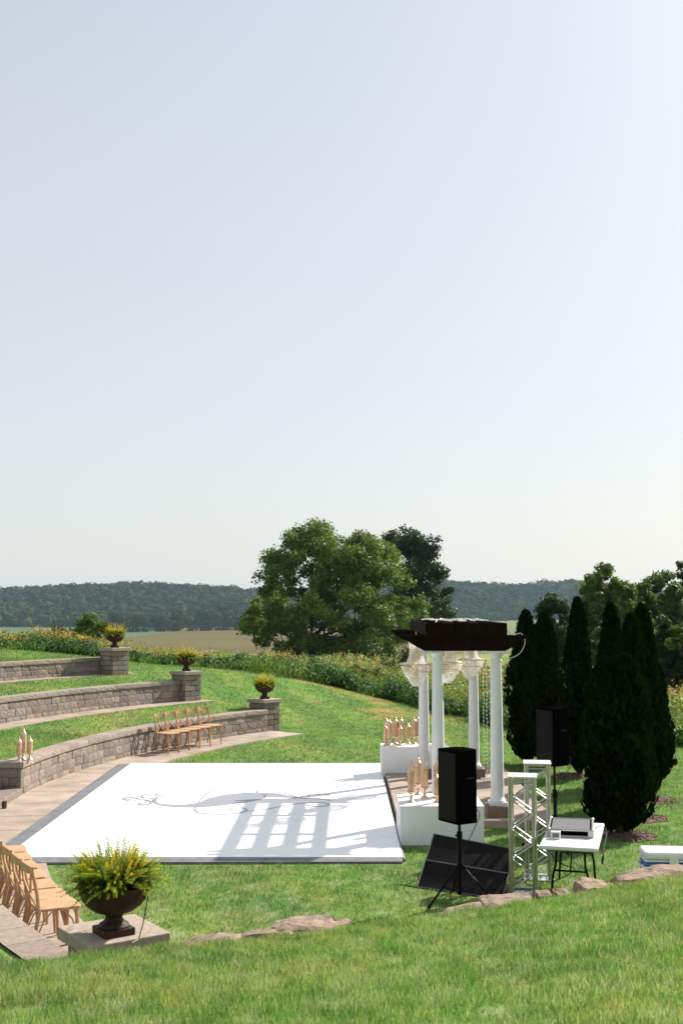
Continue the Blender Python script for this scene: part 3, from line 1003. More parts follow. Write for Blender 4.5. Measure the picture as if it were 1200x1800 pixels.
# grey flourish (a rotated script initial with curls), measured on the photograph and laid on the real floor
def fpt(zx, zy):
    q = at(zx / 2.2222 + 180, zy / 2.2222 + 1320, FZ)
    return (q.x, q.y)
def catmull(P, n=14):
    out = []
    P = [P[0]] + list(P) + [P[-1]]
    for i in range(1, len(P) - 2):
        p0, p1, p2, p3 = [np.array(P[j]) for j in (i - 1, i, i + 1, i + 2)]
        for k in range(n):
            t = k / n
            out.append(0.5 * ((2 * p1) + (-p0 + p2) * t + (2 * p0 - 5 * p1 + 4 * p2 - p3) * t * t + (-p0 + 3 * p1 - 3 * p2 + p3) * t ** 3))
    out.append(np.array(P[-2]))
    return out
ink = MB()
LV = [0]
def stroke(pts):
    """pts: (zoom x, zoom y, width in metres)"""
    P = [(*fpt(a, c), wd * .82 if wd > .15 else wd * .62) for a, c, wd in pts]
    C = catmull(P)
    z = FZ + .0025 + LV[0] * .0006
    LV[0] += 1
    vs = []
    for i, q in enumerate(C):
        a = C[max(i - 1, 0)][:2]; c = C[min(i + 1, len(C) - 1)][:2]
        d = c - a
        d = d / (np.linalg.norm(d) + 1e-9)
        nrm = np.array([-d[1], d[0]]) * q[2] / 2
        vs += [(q[0] + nrm[0], q[1] + nrm[1], z), (q[0] - nrm[0], q[1] - nrm[1], z)]
    ink.add(vs, [(2 * i, 2 * i + 1, 2 * i + 3, 2 * i + 2) for i in range(len(C) - 1)])
th = .030
stroke([(360, 168, .012), (310, 165, th), (255, 169, .04), (218, 180, .08), (204, 194, .12), (215, 206, .14), (260, 213, .22), (320, 215, .34), (380, 212, .5), (440, 203, .72), (490, 192, .95), (540, 182, 1.0), (590, 175, .85), (640, 172, .6), (700, 177, .32), (760, 184, .05)])
stroke([(372, 205, th), (395, 178, .05), (430, 155, .05), (480, 148, .05), (540, 147, .05), (590, 150, .05), (606, 158, .05), (590, 166, .05), (555, 164, .04), (540, 158, .02)])
stroke([(375, 214, th), (361, 226, .05), (375, 241, .06), (430, 247, .07), (490, 247, .07), (545, 240, .06), (563, 230, .05), (545, 222, .05), (510, 223, .05), (497, 231, .04), (520, 236, .02)])
stroke([(606, 156, .03), (660, 158, .05), (720, 168, .06), (775, 184, .08), (840, 186, .06), (900, 196, .02)])
stroke([(560, 236, .03), (640, 228, .04), (720, 212, .04), (780, 205, .05), (850, 202, .05), (884, 207, .05), (872, 215, .05), (830, 217, .05), (802, 213, .04), (815, 208, .03), (842, 210, .02)])
stroke([(770, 180, .03), (800, 172, .05), (850, 168, .05), (888, 172, .05), (860, 177, .04), (820, 175, .02)])
stroke([(800, 178, .02), (815, 170, .05), (835, 169, .04), (850, 175, .02)])
for q in ([(206, 190, .03), (185, 184, .06), (160, 183, .06), (155, 175, .06), (180, 170, .06), (214, 170, .06), (205, 178, .04), (185, 176, .03)],
          [(150, 190, .03), (175, 193, .06), (192, 202, .08), (170, 211, .07), (140, 208, .05), (165, 203, .05), (176, 198, .03)],
          [(150, 190, .03), (125, 184, .07), (100, 182, .06), (82, 187, .06), (100, 191, .06), (122, 188, .04)],
          [(150, 190, .03), (130, 194, .05), (105, 196, .05), (92, 192, .03)],
          [(150, 190, .03), (190, 196, .05), (206, 190, .04)],
          [(122, 212, .02), (150, 214, .05), (180, 210, .03)]):
    stroke(q)
ink.build('flourish', M['ink'], df)
sm = MB()
for py in (1362, 1404):
    Y = at(300, py, FZ).y
    sm.box(FX0 + .01, FX1 - .01, Y - .004, Y + .004, FZ - .002, FZ + .0008)
sm.build('seam_tape', M['seam'], df)

# ------------------------------------------------------------------ cross-back chairs
def chair(label, group):
    """front towards -Y, feet at z = 0"""
    t = thing('chair', label, 'chair', group=group)
    b = MB()
    sh = [(-.20, -.20), (-.16, -.225), (0, -.232), (.16, -.225), (.20, -.20), (.205, -.05), (.185, .14), (.15, .19), (-.15, .19), (-.185, .14), (-.205, -.05)]
    b.prism(sh, .44, .468)
    b.build('seat', M['wood'], t, bevel=.008)
    for sx in (-1, 1):
        b = MB(); b.tube([(sx * .165, -.185, .44), (sx * .17, -.19, .25), (sx * .185, -.205, 0)], [.021, .018, .014], 8)
        b.build('leg', M['wood'], t, smooth=True)
        b = MB(); b.tube([(sx * .195, .285, 0), (sx * .18, .225, .2), (sx * .165, .180, .44), (sx * .17, .205, .62), (sx * .172, .25, .82), (sx * .165, .262, .865)], [.015, .018, .020, .018, .017, .016], 8)
        b.build('leg', M['wood'], t, smooth=True)
    b = MB()
    for k in range(8):
        u0 = -1 + k / 4; u1 = u0 + .25
        def q(u, z): return (u * .185, .268 + .028 * (1 - u * u), z)
        A = q(u0, .805); B = q(u1, .805); Cc = q(u1, .872 + .012 * (1 - u1 * u1)); D = q(u0, .872 + .012 * (1 - u0 * u0))
        o = .022
        b.hexa([(A[0], A[1] - o, A[2]), (B[0], B[1] - o, B[2]), B, A, (D[0], D[1] - o, D[2]), (Cc[0], Cc[1] - o, Cc[2]), Cc, D])
    b.build('top_rail', M['wood'], t)
    for sx in (-1, 1):
        b = MB()
        b.tube([(sx * .155, .262, .80), (sx * .09, .255 + sx * .008, .70), (0, .228 + sx * .008, .60), (-sx * .09, .205, .52), (-sx * .135, .185, .466)], [.011, .012, .012, .012, .011], 6)
        b.build('cross_brace', M['wood'], t, smooth=True)
    for p in ([(-.175, -.195, .18), (-.13, -.19, .34), (-.06, -.185, .43)], [(.175, -.195, .18), (.13, -.19, .34), (.06, -.185, .43)],
              [(-.18, -.19, .18), (-.172, -.14, .34), (-.165, -.06, .43)], [(.18, -.19, .18), (.172, -.14, .34), (.165, -.06, .43)],
              [(-.18, .215, .18), (-.172, .14, .34), (-.165, .06, .43)], [(.18, .215, .18), (.172, .14, .34), (.165, .06, .43)],
              [(-.175, .22, .18), (-.13, .19, .34), (-.06, .182, .43)], [(.175, .22, .18), (.13, .19, .34), (.06, .182, .43)]):
        b = MB(); b.tube(p, .008, 6)
        b.build('arch_brace', M['wood'], t, smooth=True)
    return t
proto = None
order = ['first', 'second', 'third', 'fourth', 'fifth']
def place_chair(x, y, face, label, group):
    global proto
    if proto is None:
        proto = chair(label, group); o = proto
    else:
        o = copy_tree(proto)
        o['label'] = label; o['group'] = group
    o.location = (x, y, .026)
    o.rotation_euler = (0, 0, face + math.pi / 2)
    return o
for k in range(5):
    a = 158.7 - k * 1.55
    x, y = pol(17.47, a)
    place_chair(x, y, R(a) + math.pi - R(12) + R(random.uniform(-2, 2)), f'{order[k]} light wood cross-back chair from the left in the row before the far curved wall', 'row of chairs before the far curved wall')
na = [210.0, 208.7, 207.2, 205.6, 204.0, 202.5, 201.0]
no = ['nearest', 'second nearest', 'third nearest', 'fourth nearest', 'fifth nearest', 'sixth nearest', 'seventh nearest']
for k in range(7):
    x, y = pol(17.42, na[k])
    place_chair(x, y, R(na[k]) + math.pi + R(random.uniform(-2, 2)), f'{no[k]} light wood cross-back chair in the row beside the near low wall', 'row of chairs beside the near low wall')

# ------------------------------------------------------------------ pergola on its paved slab
sp = MB()
SZ = .12
for (x0, x1, y0, y1) in ((.86, 2.05, 17.62, 20.5), (2.056, 3.28, 17.62, 20.5), (.86, 2.05, 20.506, 23.6), (2.056, 3.28, 20.506, 23.6)):
    sp.tint = (random.uniform(.95, 1.05),) * 3
    sp.box(x0, x1, y0, y1, -.05, SZ)
tag(sp.build('pavement', M['slab'], None, attr=True, bevel=.012), kind='structure')

pg = thing('pergola', 'small pergola of four white columns carrying a dark brown timber frame', 'pergola', (0, 0, 0))
cols = [(1.51, 18.05), (2.425, 18.02), (1.575, 22.05), (2.53, 22.05)]
PL = SZ + .17
CT = 2.665
for i, (x, y) in enumerate(cols):
    b = MB(); b.box(x - .19, x + .19, y - .19, y + .19, SZ + .001, PL)
    b.build('plinth', M['brownstone'], pg, bevel=.012)
    c = MB(); H = CT - PL
    c.box(x - .135, x + .135, y - .135, y + .135, PL + .001, PL + .05)
    prof = [(.125, .05), (.13, .06), (.13, .075), (.118, .088), (.112, .092), (.112, .105), (.104, .112)]
    for k in range(13):
        u = k / 12
        prof.append((.103 - .020 * u ** 1.6, .115 + (H - .115 - .17) * u))
    prof += [(.083, H - .168), (.093, H - .160), (.093, H - .146), (.084, H - .14), (.084, H - .095), (.092, H - .085), (.108, H - .055), (.112, H - .045), (.112, H - .03)]
    c.lathe(prof, 40, (x, y, PL))
    c.box(x - .115, x + .115, y - .115, y + .115, CT - .031, CT - .002)
    c.build('column', M['columnwhite'], pg, smooth=True)
def beam(y, th_):
    b = MB()
    def poly(x0, x1, z0, z1):
        n = 6
        pts = [(x0, z1), (x0, z1 - .035)]
        for k in range(n + 1):
            u = k / n
            pts.append((x0 + .03 + .31 * u, z1 - .05 - (z1 - z0 - .05) * (u ** 0.8)))
        r_ = [(x0 + x1 - a, z) for a, z in pts][::-1]
        return pts + r_
    P = poly(.96, 2.90, CT, CT + .245)
    n = len(P)
    b.add([(x, y - th_ / 2, z) for x, z in P] + [(x, y + th_ / 2, z) for x, z in P],
          [tuple(range(n)), tuple(range(2 * n - 1, n - 1, -1))] + [((i + 1) % n, i, i + n, (i + 1) % n + n) for i in range(n)])
    b.build('beam', M['darkwood'], pg)
for y in (17.93, 18.13, 21.96, 22.16):
    beam(y + (0.0 if y < 20 else 0.0), .055)
RZ0 = CT + .246; RZ1 = RZ0 + .19
for k in range(4):
    x = 1.335 + k * .408
    b = MB()
    sh = .03
    b.hexa([(x - .024, 17.90, RZ0), (x + .024, 17.90, RZ0), (x + .024 + sh, 22.30, RZ0), (x - .024 + sh, 22.30, RZ0),
            (x - .024, 17.90, RZ1), (x + .024, 17.90, RZ1), (x + .024 + sh, 22.30, RZ1), (x - .024 + sh, 22.30, RZ1)])
    b.build('rafter', M['darkwood'], pg, bevel=.003)
for y in (17.873, 22.327):
    for k in range(3):
        b = MB(); x0 = 1.311 + (0.03 if y > 20 else 0) + k * .424
        b.box(x0, x0 + .4225, y - .024, y + .024, RZ0 + .002, RZ1 - .003)
        b.build('end_board', M['darkwood'], pg, bevel=.003)
for k in range(3):
    for y in (19.4, 20.9):
        b = MB(); x0 = 1.335 + k * .408 + .027 + .01
        b.box(x0 + .006, x0 + .33, y - .02, y + .02, RZ0 + .03, RZ1 - .012)
        b.build('blocking', M['darkwood'], pg)

# fairy lights lying tangled on the frame, and hanging at the back
def light_string(label, pts, rb=.010, every=.10):
    t = thing('light_string', label, 'string lights', pts[0], group='clear fairy light strings on the pergola')
    o = Vector(pts[0])
    P = [Vector(p) - o for p in pts]
    b = MB(); b.tube(P, .003, 5)
    b.build('wire', M['cable'], t)
    b = MB(); acc = 0
    for i in range(len(P) - 1):
        L = (P[i + 1] - P[i]).length
        s = every - acc
        while s < L:
            c = P[i].lerp(P[i + 1], s / L)
            b.lathe([(.002, -rb), (rb * .8, -rb * .4), (rb * .8, rb * .4), (.002, rb)], 6, c)
            s += every
        acc = (acc + L) % every
    b.build('bulbs', M['crystal'], t)['kind'] = 'stuff'
    return t
for j, (x, nm) in enumerate(((2.70, 'leftmost'), (2.76, 'second'), (2.83, 'third'), (2.885, 'rightmost'))):
    pts = []
    z = CT + .20
    while z > SZ + .03:
        pts.append((x + random.uniform(-.012, .012), 21.9 + random.uniform(-.02, .02), z)); z -= .05
    for k in range(8):
        pts.append((x + random.uniform(-.15, .15), 21.85 + random.uniform(-.2, .2), SZ + .015))
    light_string(f'{nm} hanging strand of clear fairy lights behind the right front column', pts, .012, .075)
pts = []
for k in range(34):
    u = k / 33
    pts.append((1.5 + 1.05 * u + .10 * math.sin(k * 1.7), 18.2 + 3.6 * abs(math.sin(k * .37)), RZ1 + .014 + .02 * abs(math.sin(k * 2.1))))
light_string('tangled white light string lying on top of the pergola frame', pts, .012, .12)
b = MB()
c0 = atY(888, 1098, 18.0)
b.tube(catmull([tuple(atY(x, y, 18.0 + .03 * i)) for i, (x, y) in enumerate([(886, 1096), (890, 1104), (893, 1112), (903, 1116), (914, 1113), (921, 1122), (921, 1134), (914, 1147), (902, 1155), (890, 1156), (882, 1150), (877, 1146)])], 6), .006, 6)
tag(b.build('cable', M['cable'], None), 'loose white cable looping from the right end of the pergola beam', 'cable')

# ------------------------------------------------------------------ crystal chandeliers
def chandelier(label, cx, cy, ztop, hang):
    t = thing('chandelier', label, 'chandelier', (cx, cy, ztop), group='crystal chandeliers hanging in the pergola')
    prof = [(.135, 0), (.125, -.08), (.112, -.16), (.112, -.25), (.13, -.33), (.165, -.405), (.20, -.43)]
    def bead(mb, x, y, z, s):
        mb.add([(x, y, z + s * 1.3), (x + s, y, z), (x, y + s, z), (x - s, y, z), (x, y - s, z), (x, y, z - s * 1.3)],
               [(0, 1, 2), (0, 2, 3), (0, 3, 4), (0, 4, 1), (5, 2, 1), (5, 3, 2), (5, 4, 3), (5, 1, 4)])
    def strands(prof, n, sp, s):
        mb = MB()
        for k in range(n):
            a = 2 * math.pi * k / n
            for i in range(len(prof) - 1):
                (r0, z0), (r1, z1) = prof[i], prof[i + 1]
                L = math.hypot(r1 - r0, z1 - z0); m = max(1, int(L / sp))
                for q in range(m):
                    u = q / m
                    r = r0 + (r1 - r0) * u; z = z0 + (z1 - z0) * u
                    bead(mb, r * math.cos(a), r * math.sin(a), z, s)
        return mb
    strands(prof, 42, .024, .0100).build('upper_strands', M['crystal'], t)
    strands([(.165, -.405), (.22, -.42), (.272, -.425)], 40, .024, .0095).build('collar_strands', M['crystal'], t)
    strands([(.272, -.43), (.262, -.48), (.236, -.545)], 52, .026, .0105).build('fringe', M['crystal'], t)
    strands([(.228, -.54), (.205, -.60), (.168, -.665)], 44, .026, .0105).build('fringe', M['crystal'], t)
    strands([(.158, -.655), (.115, -.735), (.045, -.82)], 30, .026, .0105).build('fringe', M['crystal'], t)
    fr = MB()
    def ring(r, z, tr):
        fr.tube([(r * math.cos(2 * math.pi * k / 28), r * math.sin(2 * math.pi * k / 28), z) for k in range(29)], tr, 6, False)
    ring(.125, .0, .006); ring(.27, -.425, .008); ring(.246, -.555, .007); ring(.10, -.25, .004)
    fr.tube([(0, 0, hang), (0, 0, -.55)], .007, 6)
    for k in range(6):
        a = math.pi * k / 3
        fr.tube([(0, 0, -.42), (.13 * math.cos(a), .13 * math.sin(a), -.47), (.24 * math.cos(a), .24 * math.sin(a), -.43)], .005, 5)
    fr.build('frame', M['brass'], t, smooth=True)
    for k in range(6):
        a = math.pi * k / 3 + .3
        cn = MB(); cn.lathe([(.012, -.36), (.012, -.25), (.008, -.24), (.001, -.22)], 8, (.06 * math.cos(a), .06 * math.sin(a), 0))
        cn.build('candle_sleeve', M['brass'], t)
    return t
for lab, px, y, zt in (('front left crystal chandelier at the corner of the pergola', 730, 19.8, 2.82), ('middle crystal chandelier partly hidden by the front left column', 785, 20.9, 2.80), ('rear right crystal chandelier between the two right columns', 824, 22.0, 2.80)):
    chandelier(lab, (px - 600) / 2000 * y, y, zt - .02, RZ0 + .02 - zt + .02)

# ------------------------------------------------------------------ white display boxes and candle jars
def display_box(label, x0, x1, y0, y1, z0, z1):
    t = thing('display_box', label, 'display box', ((x0 + x1) / 2, (y0 + y1) / 2, z0))
    a = (x1 - x0) / 2; c = (y1 - y0) / 2; h = z1 - z0
    b = MB(); b.box(-a, a, -c, c, 0.002, h - .012); b.build('box_body', M['white'], t, bevel=.004)
    b = MB(); b.box(-a - .003, a + .003, -c - .003, c + .003, h - .0115, h); b.build('top_panel', M['white'], t, bevel=.003)
    return t
BZ = .62
q = at(703, 1417, .55)
fx0 = q.x; fy0 = q.y
display_box('white box plinth in front of the pergola, right behind the black speaker', fx0, fx0 + 1.18, fy0, fy0 + 1.12, 0, .55)
qb = at(670, 1313, BZ)
display_box('white box plinth at the rear corner of the pergola, crowded with jars', qb.x, qb.x + 1.32, qb.y, qb.y + .62, SZ if False else .0, BZ)

jarp = {}
def jar(label, loc, h, group):
    key = round(h, 2)
    if key in jarp:
        t = copy_tree(jarp[key]); t['label'] = label; t['group'] = group; t.location = loc
        t.rotation_euler = (0, 0, random.uniform(0, 6))
        return t
    t = thing('candle_jar', label, 'jar', loc, 0, group)
    k = h / .62
    rr = 1.0 if h > .5 else .9
    b = MB(); b.lathe([(.058 * rr, 0), (.058 * rr, .008), (.045 * rr, .022), (.022, .04), (.018, .055), (.026, .068), (.018, .082), (.016, .105 * k + .0), (.024, .118 * k + .004), (.03, .125 * k + .008), (.055 * rr, .140 * k + .006), (.062 * rr, .150 * k + .006), (.060 * rr, .162 * k + .006)], 20)
    b.build('foot', M['gold'], t, smooth=True)
    b = MB(); b.lathe([(.050 * rr, .163 * k + .006), (.053 * rr, .2 * k), (.053 * rr, .40 * k), (.052 * rr, .425 * k)], 20)
    b.build('jar_body', M['goldjar'], t, smooth=True)
    b = MB(); z = .426 * k
    b.lathe([(.056 * rr, z), (.057 * rr, z + .01), (.053 * rr, z + .03 * k), (.042 * rr, z + .055 * k), (.026 * rr, z + .075 * k), (.014, z + .085 * k), (.012, z + .095 * k), (.020, z + .105 * k), (.012, z + .115 * k), (.016, z + .13 * k), (.012, z + .145 * k), (.007, z + .155 * k), (.009, z + .165 * k), (.004, z + .18 * k), (.001, z + .194 * k)], 20)
    b.build('lid', M['gold'], t, smooth=True)
    jarp[key] = t
    return t
def zj(zx, zy, z):
    return at(660 + zx / 8.571, 1240 + zy / 8.571, z)
G1 = 'gold candle jars on the rear white box'
for zx, zy, h, lab in ((165, 596, .60, 'tall gold lidded jar at the back left end of the rear white box'),
                       (212, 613, .60, 'tall gold lidded jar at the front left of the rear white box'),
                       (152, 603, .45, 'short gold jar at the far left corner of the rear white box'),
                       (302, 584, .60, 'tall gold lidded jar standing alone in the left middle of the rear white box'),
                       (385, 586, .60, 'tall gold lidded jar behind the short one in mid rear white box'),
                       (370, 609, .45, 'short gold lidded jar at the front middle of the rear white box'),
                       (487, 570, .45, 'short slim gold jar standing apart right of middle on the rear white box'),
                       (578, 582, .60, 'tall gold lidded jar just left of the rear left pergola column'),
                       (635, 572, .60, 'tall gold jar mostly hidden behind the rear left column')):
    p = zj(zx, zy, BZ)
    p.y = max(qb.y + .07, min(p.y, qb.y + .55))
    jar(lab, p + Vector((0, 0, .001)), h, G1)
G2 = 'gold candle jars on the front white box'
for zx, zy, h, lab in ((535, 1465, .62, 'tall gold lidded jar at the front left of the front white box'),
                       (642, 1345, .62, 'tallest looking gold lidded jar in the back row of the front white box'),
                       (737, 1398, .62, 'tall gold lidded jar right of two others on the front white box'),
                       (920, 1465, .46, 'short gold jar beside the black speaker on the front white box'),
                       (925, 1395, .62, 'tall gold jar half hidden by the left edge of the black speaker')):
    p = zj(zx, zy, .55)
    jar(lab, p + Vector((0, 0, .001)), h, G2)
G3 = 'gold candle jars on the wall corner'
for zx, zy, h, lab in ((355, 775, .45, 'short gold lidded jar, left of the three on the wall corner'),
                       (430, 748, .62, 'tall gold lidded jar, middle of the three on the wall corner'),
                       (545, 756, .45, 'short gold lidded jar, right of the three on the wall corner')):
    p = at(zx / 10, 1260 + zy / 10, .602)
    p.x -= .02
    jar(lab, p + Vector((0, 0, .001)), h, G3)
t = thing('clay_pot', 'small round dark brown pot at the left end of the lowest step', 'pot', at(8, 1421, .026))
b = MB(); b.lathe([(.032, 0), (.042, .03), (.044, .07), (.042, .095), (.044, .1), (.044, .112), (.037, .112), (.035, .095)], 20); b.build('pot_body', M['clay'], t, smooth=True)
b = MB(); b.lathe([(.034, .096), (.02, .1), (.002, .101)], 16); b.build('soil', M['soil'], t)

# ------------------------------------------------------------------ speakers
def speaker(label, loc, rz, w_=.42, d_=.38, h_=.82):
    """front towards local -X, connector panel on +X"""
    t = thing('loudspeaker', label, 'speaker', loc, rz, 'black loudspeakers on stands')
    b = MB()
    b.prism([(-d_ / 2, -w_ / 2), (d_ / 2 - .06, -w_ / 2 + .0), (d_ / 2, -w_ / 2 + .07), (d_ / 2, w_ / 2 - .07), (d_ / 2 - .06, w_ / 2), (-d_ / 2, w_ / 2)], 0, h_)
    b.build('cabinet', M['blackplastic'], t, bevel=.012, seg=3)
    b = MB(); b.box(-d_ / 2 - .012, -d_ / 2 - .001, -w_ / 2 + .02, w_ / 2 - .02, .03, h_ - .03); b.build('grille', M['blackmetal'], t, bevel=.006)
    b = MB(); b.box(d_ / 2 + .001, d_ / 2 + .008, -.10, .10, .12, .42)
    p = b.build('connector_panel', M['blackmetal'], t, bevel=.004)
    for k, (y, z, r_) in enumerate(((-.05, .37, .014), (0.0, .37, .014), (.05, .37, .014), (-.05, .31, .012), (.05, .31, .012), (-.04, .22, .02), (.04, .22, .02))):
        b = MB(); b.tube([(d_ / 2 + .0085, y, z), (d_ / 2 + .022, y, z)], r_, 10); b.build('socket', M['socket'], p)
    b = MB(); b.box(d_ / 2 + .0085, d_ / 2 + .03, -.06, .02, .14, .175); b.build('power_plug', M['socket'], p, bevel=.004)
    for s in (-1, 1):
        b = MB(); b.tube([(-.06, s * (w_ / 2 + .001), h_ * .62), (-.055, s * (w_ / 2 + .018), h_ * .62), (.055, s * (w_ / 2 + .018), h_ * .62), (.06, s * (w_ / 2 + .001), h_ * .62)], .009, 6); b.build('handle', M['blackmetal'], t)
    return t
def stand(label, loc, rz, h, hub=.40):
    t = thing('speaker_stand', label, 'speaker stand', loc, rz, 'black tripod speaker stands')
    b = MB(); b.tube([(0, 0, .10), (0, 0, .75)], .022, 12); b.tube([(0, 0, .74), (0, 0, h)], .0165, 12); b.build('pole', M['blackmetal'], t, smooth=True)
    b = MB(); b.tube([(0, 0, .70), (0, 0, .80)], .032, 12); b.tube([(0, 0, .76), (.055, 0, .76)], .012, 8); b.build('collar', M['blackmetal'], t, smooth=True)
    b = MB(); b.tube([(0, 0, hub - .02), (0, 0, hub + .05)], .034, 12); b.build('hub', M['blackmetal'], t, smooth=True)
    for k in range(3):
        a = 2 * math.pi * k / 3
        c, s = math.cos(a), math.sin(a)
        b = MB(); b.tube([(.03 * c, .03 * s, hub + .02), (.46 * c, .46 * s, .018)], .0125, 8)
        g = b.build('leg', M['blackmetal'], t, smooth=True)
        b = MB(); b.tube([(.44 * c, .44 * s, .034), (.475 * c, .475 * s, .001)], .017, 8); b.build('rubber_foot', M['blackplastic'], g)
        b = MB(); b.tube([(.025 * c, .025 * s, .13), (.235 * c, .235 * s, .215)], .008, 6); b.build('strut', M['blackmetal'], t)
    return t
n1 = at(808, 1588)
n1.z = 0.0
stand('black tripod stand under the near loudspeaker', n1, R(215), .95, .40)
ztop = atY(806, 1316, n1.y).z; zbot = atY(806, 1444, n1.y).z
speaker('near black loudspeaker on a tripod before the white box', n1 + Vector((0, 0, zbot)), R(32), .37, .33, ztop - zbot)
n2 = Vector((2.98, 16.2, 0))
zt2 = atY(970, 1244, n2.y).z; zb2 = atY(970, 1344, n2.y).z
stand('black stand under the rear loudspeaker among the dark evergreens', n2, R(40), zb2 + .02, .40)
speaker('rear black loudspeaker raised before the dark evergreens', n2 + Vector((0, 0, zb2)), R(32), .37, .33, zt2 - zb2)
b = MB()
c0 = n1 + Vector((.16, -.06, zbot + .16))
b.tube(catmull([tuple(c0), tuple(c0 + Vector((.06, -.05, -.06))), tuple(n1 + Vector((.13, -.1, zbot - .12))), tuple(n1 + Vector((.04, -.06, zbot - .32))), tuple(n1 + Vector((.035, -.03, .45))), tuple(n1 + Vector((.2, -.1, .2))), tuple(n1 + Vector((.25, .05, .01)))], 6), .005, 6)
tag(b.build('cable', M['blackcable'], None), 'thin black cable drooping from the near loudspeaker down its stand', 'cable')
b = MB()
c0 = n2 + Vector((.16, -.04, zb2 + .16))
b.tube(catmull([tuple(c0), tuple(c0 + Vector((.06, -.04, -.10))), tuple(n2 + Vector((.12, -.06, zb2 - .2))), tuple(n2 + Vector((.03, -.03, zb2 - .42))), tuple(n2 + Vector((.03, -.03, .3)))], 6), .005, 6)
tag(b.build('cable', M['blackcable'], None), 'thin black cable drooping from the rear loudspeaker', 'cable')

# ------------------------------------------------------------------ folded black facade leaning on the grass
TLp = atY(762, 1466, 14.55); BLp = at(733, 1559, .012)
TRp = atY(905, 1493, 14.0); BRp = TRp + (BLp - TLp) + Vector((.0, -.02, 0)); BRp.z = .012
t = thing('folding_screen', 'folded black cloth screen lying tilted on the grass behind the near speaker stand', 'screen', BLp)
def P_(u, v, lift=0.0):
    a = BLp.lerp(BRp, u); c = TLp.lerp(TRp, u)
    n_ = (BRp - BLp).cross(TLp - BLp).normalized()
    return a.lerp(c, v) + n_ * lift - BLp
for v0, v1 in ((0, .495), (.505, 1)):
    b = MB()
    b.hexa([P_(0, v0, -.03), P_(1, v0, -.03), P_(1, v1, -.03), P_(0, v1, -.03), P_(0, v0), P_(1, v0), P_(1, v1), P_(0, v1)])
    pn = b.build('cloth_panel', M['blackcarpet'], t)
    b = MB()
    for (u0, w0, u1, w1) in ((0, v0, 1, v0), (0, v1, 1, v1), (0, v0, 0, v1), (1, v0, 1, v1)):
        b.tube([P_(u0, w0, .002), P_(u1, w1, .002)], .0065, 6)
    b.build('frame', M['greyplastic'], pn)
for u in (.08, .92):
    b = MB(); q = P_(u, .97, -.035); b.tube([q, Vector((q.x + .02, q.y + .30, -.012))], .014, 6); b.build('prop_leg', M['blackmetal'], t)

# ------------------------------------------------------------------ aluminium truss towers
def truss(label, loc, rz, h, w_=.27):
    t = thing('truss_tower', label, 'truss tower', loc, rz, 'aluminium truss towers')
    s = w_ / 2
    for sx in (-1, 1):
        for sy in (-1, 1):
            b = MB(); b.tube([(sx * s, sy * s, .012), (sx * s, sy * s, h - .012)], .025, 14); b.build('chord', M['alu'], t, smooth=True)
    for ax in range(2):
        for sg in (-1, 1):
            b = MB()
            z = .10; n = 7; dz = (h - .2) / n; side = -1 if (sg + ax) % 2 else 1
            P = []
            for k in range(n + 1):
                P.append((side * (s - .012) if ax == 0 else sg * s, sg * s if ax == 0 else side * (s - .012), z)); z += dz; side = -side
            for k in range(n):
                b.tube([P[k], P[k + 1]], .0095, 8)
                # mirrored lacing
            for k in range(0, n):
                a_ = list(P[k]); c_ = list(P[k + 1])
                if ax == 0: a_[0] = -a_[0]; c_[0] = -c_[0]
                else: a_[1] = -a_[1]; c_[1] = -c_[1]
                if ax == 0 and sg == -1 and False:
                    b.tube([a_, c_], .0095, 8)
            for zz in (.06, h - .07):
                A = (-s, sg * s, zz) if ax == 0 else (sg * s, -s, zz)
                B = (s, sg * s, zz) if ax == 0 else (sg * s, s, zz)
                b.tube([A, B], .0095, 8)
            b.build('lacing', M['alu'], t, smooth=True)
    b = MB(); b.box(-s - .035, s + .035, -s - .035, s + .035, h - .011, h); b.build('top_plate', M['aluplate'], t, bevel=.002)
    b = MB(); b.box(-s - .05, s + .05, -s - .05, s + .05, .001, .011); b.build('base_plate', M['aluplate'], t, bevel=.002)
    return t
p = at(920, 1574); p.z = 0
truss('front aluminium truss tower beside the black folded screen', p, R(-12), 1.385)
p = at(946, 1543); p.z = 0
truss('rear aluminium truss tower standing behind the white folding table', p, R(-8), 1.42)

# ------------------------------------------------------------------ folding table, mixer case, cooler
TZ = .68
tc = [at(941, 1486, TZ), at(1045, 1491, TZ), at(1063, 1447, TZ), at(976, 1443, TZ)]
ctr = (tc[0] + tc[1] + tc[2] + tc[3]) / 4
fw = tc[1] - tc[0]
rzt = math.atan2(fw.y, fw.x)
wd = fw.length; ln = ((tc[3] - tc[0]).length + (tc[2] - tc[1]).length) / 2
tb = thing('folding_table', 'white plastic folding table with dark legs beside the truss towers', 'table', (ctr.x, ctr.y, 0), rzt - R(2))
b = MB(); b.box(-wd / 2, wd / 2, -ln / 2, ln / 2, TZ - .045, TZ); b.build('table_top', M['hdpe'], tb, bevel=.016, seg=3)
b = MB(); b.box(-wd / 2 + .06, wd / 2 - .06, -ln / 2 + .08, -ln / 2 + .10, TZ - .07, TZ - .046); b.box(-wd / 2 + .06, wd / 2 - .06, ln / 2 - .10, ln / 2 - .08, TZ - .07, TZ - .046)
b.box(-wd / 2 + .06, -wd / 2 + .08, -ln / 2 + .10, ln / 2 - .10, TZ - .07, TZ - .046); b.box(wd / 2 - .08, wd / 2 - .06, -ln / 2 + .10, ln / 2 - .10, TZ - .07, TZ - .046)
b.build('apron', M['greyplastic'], tb)
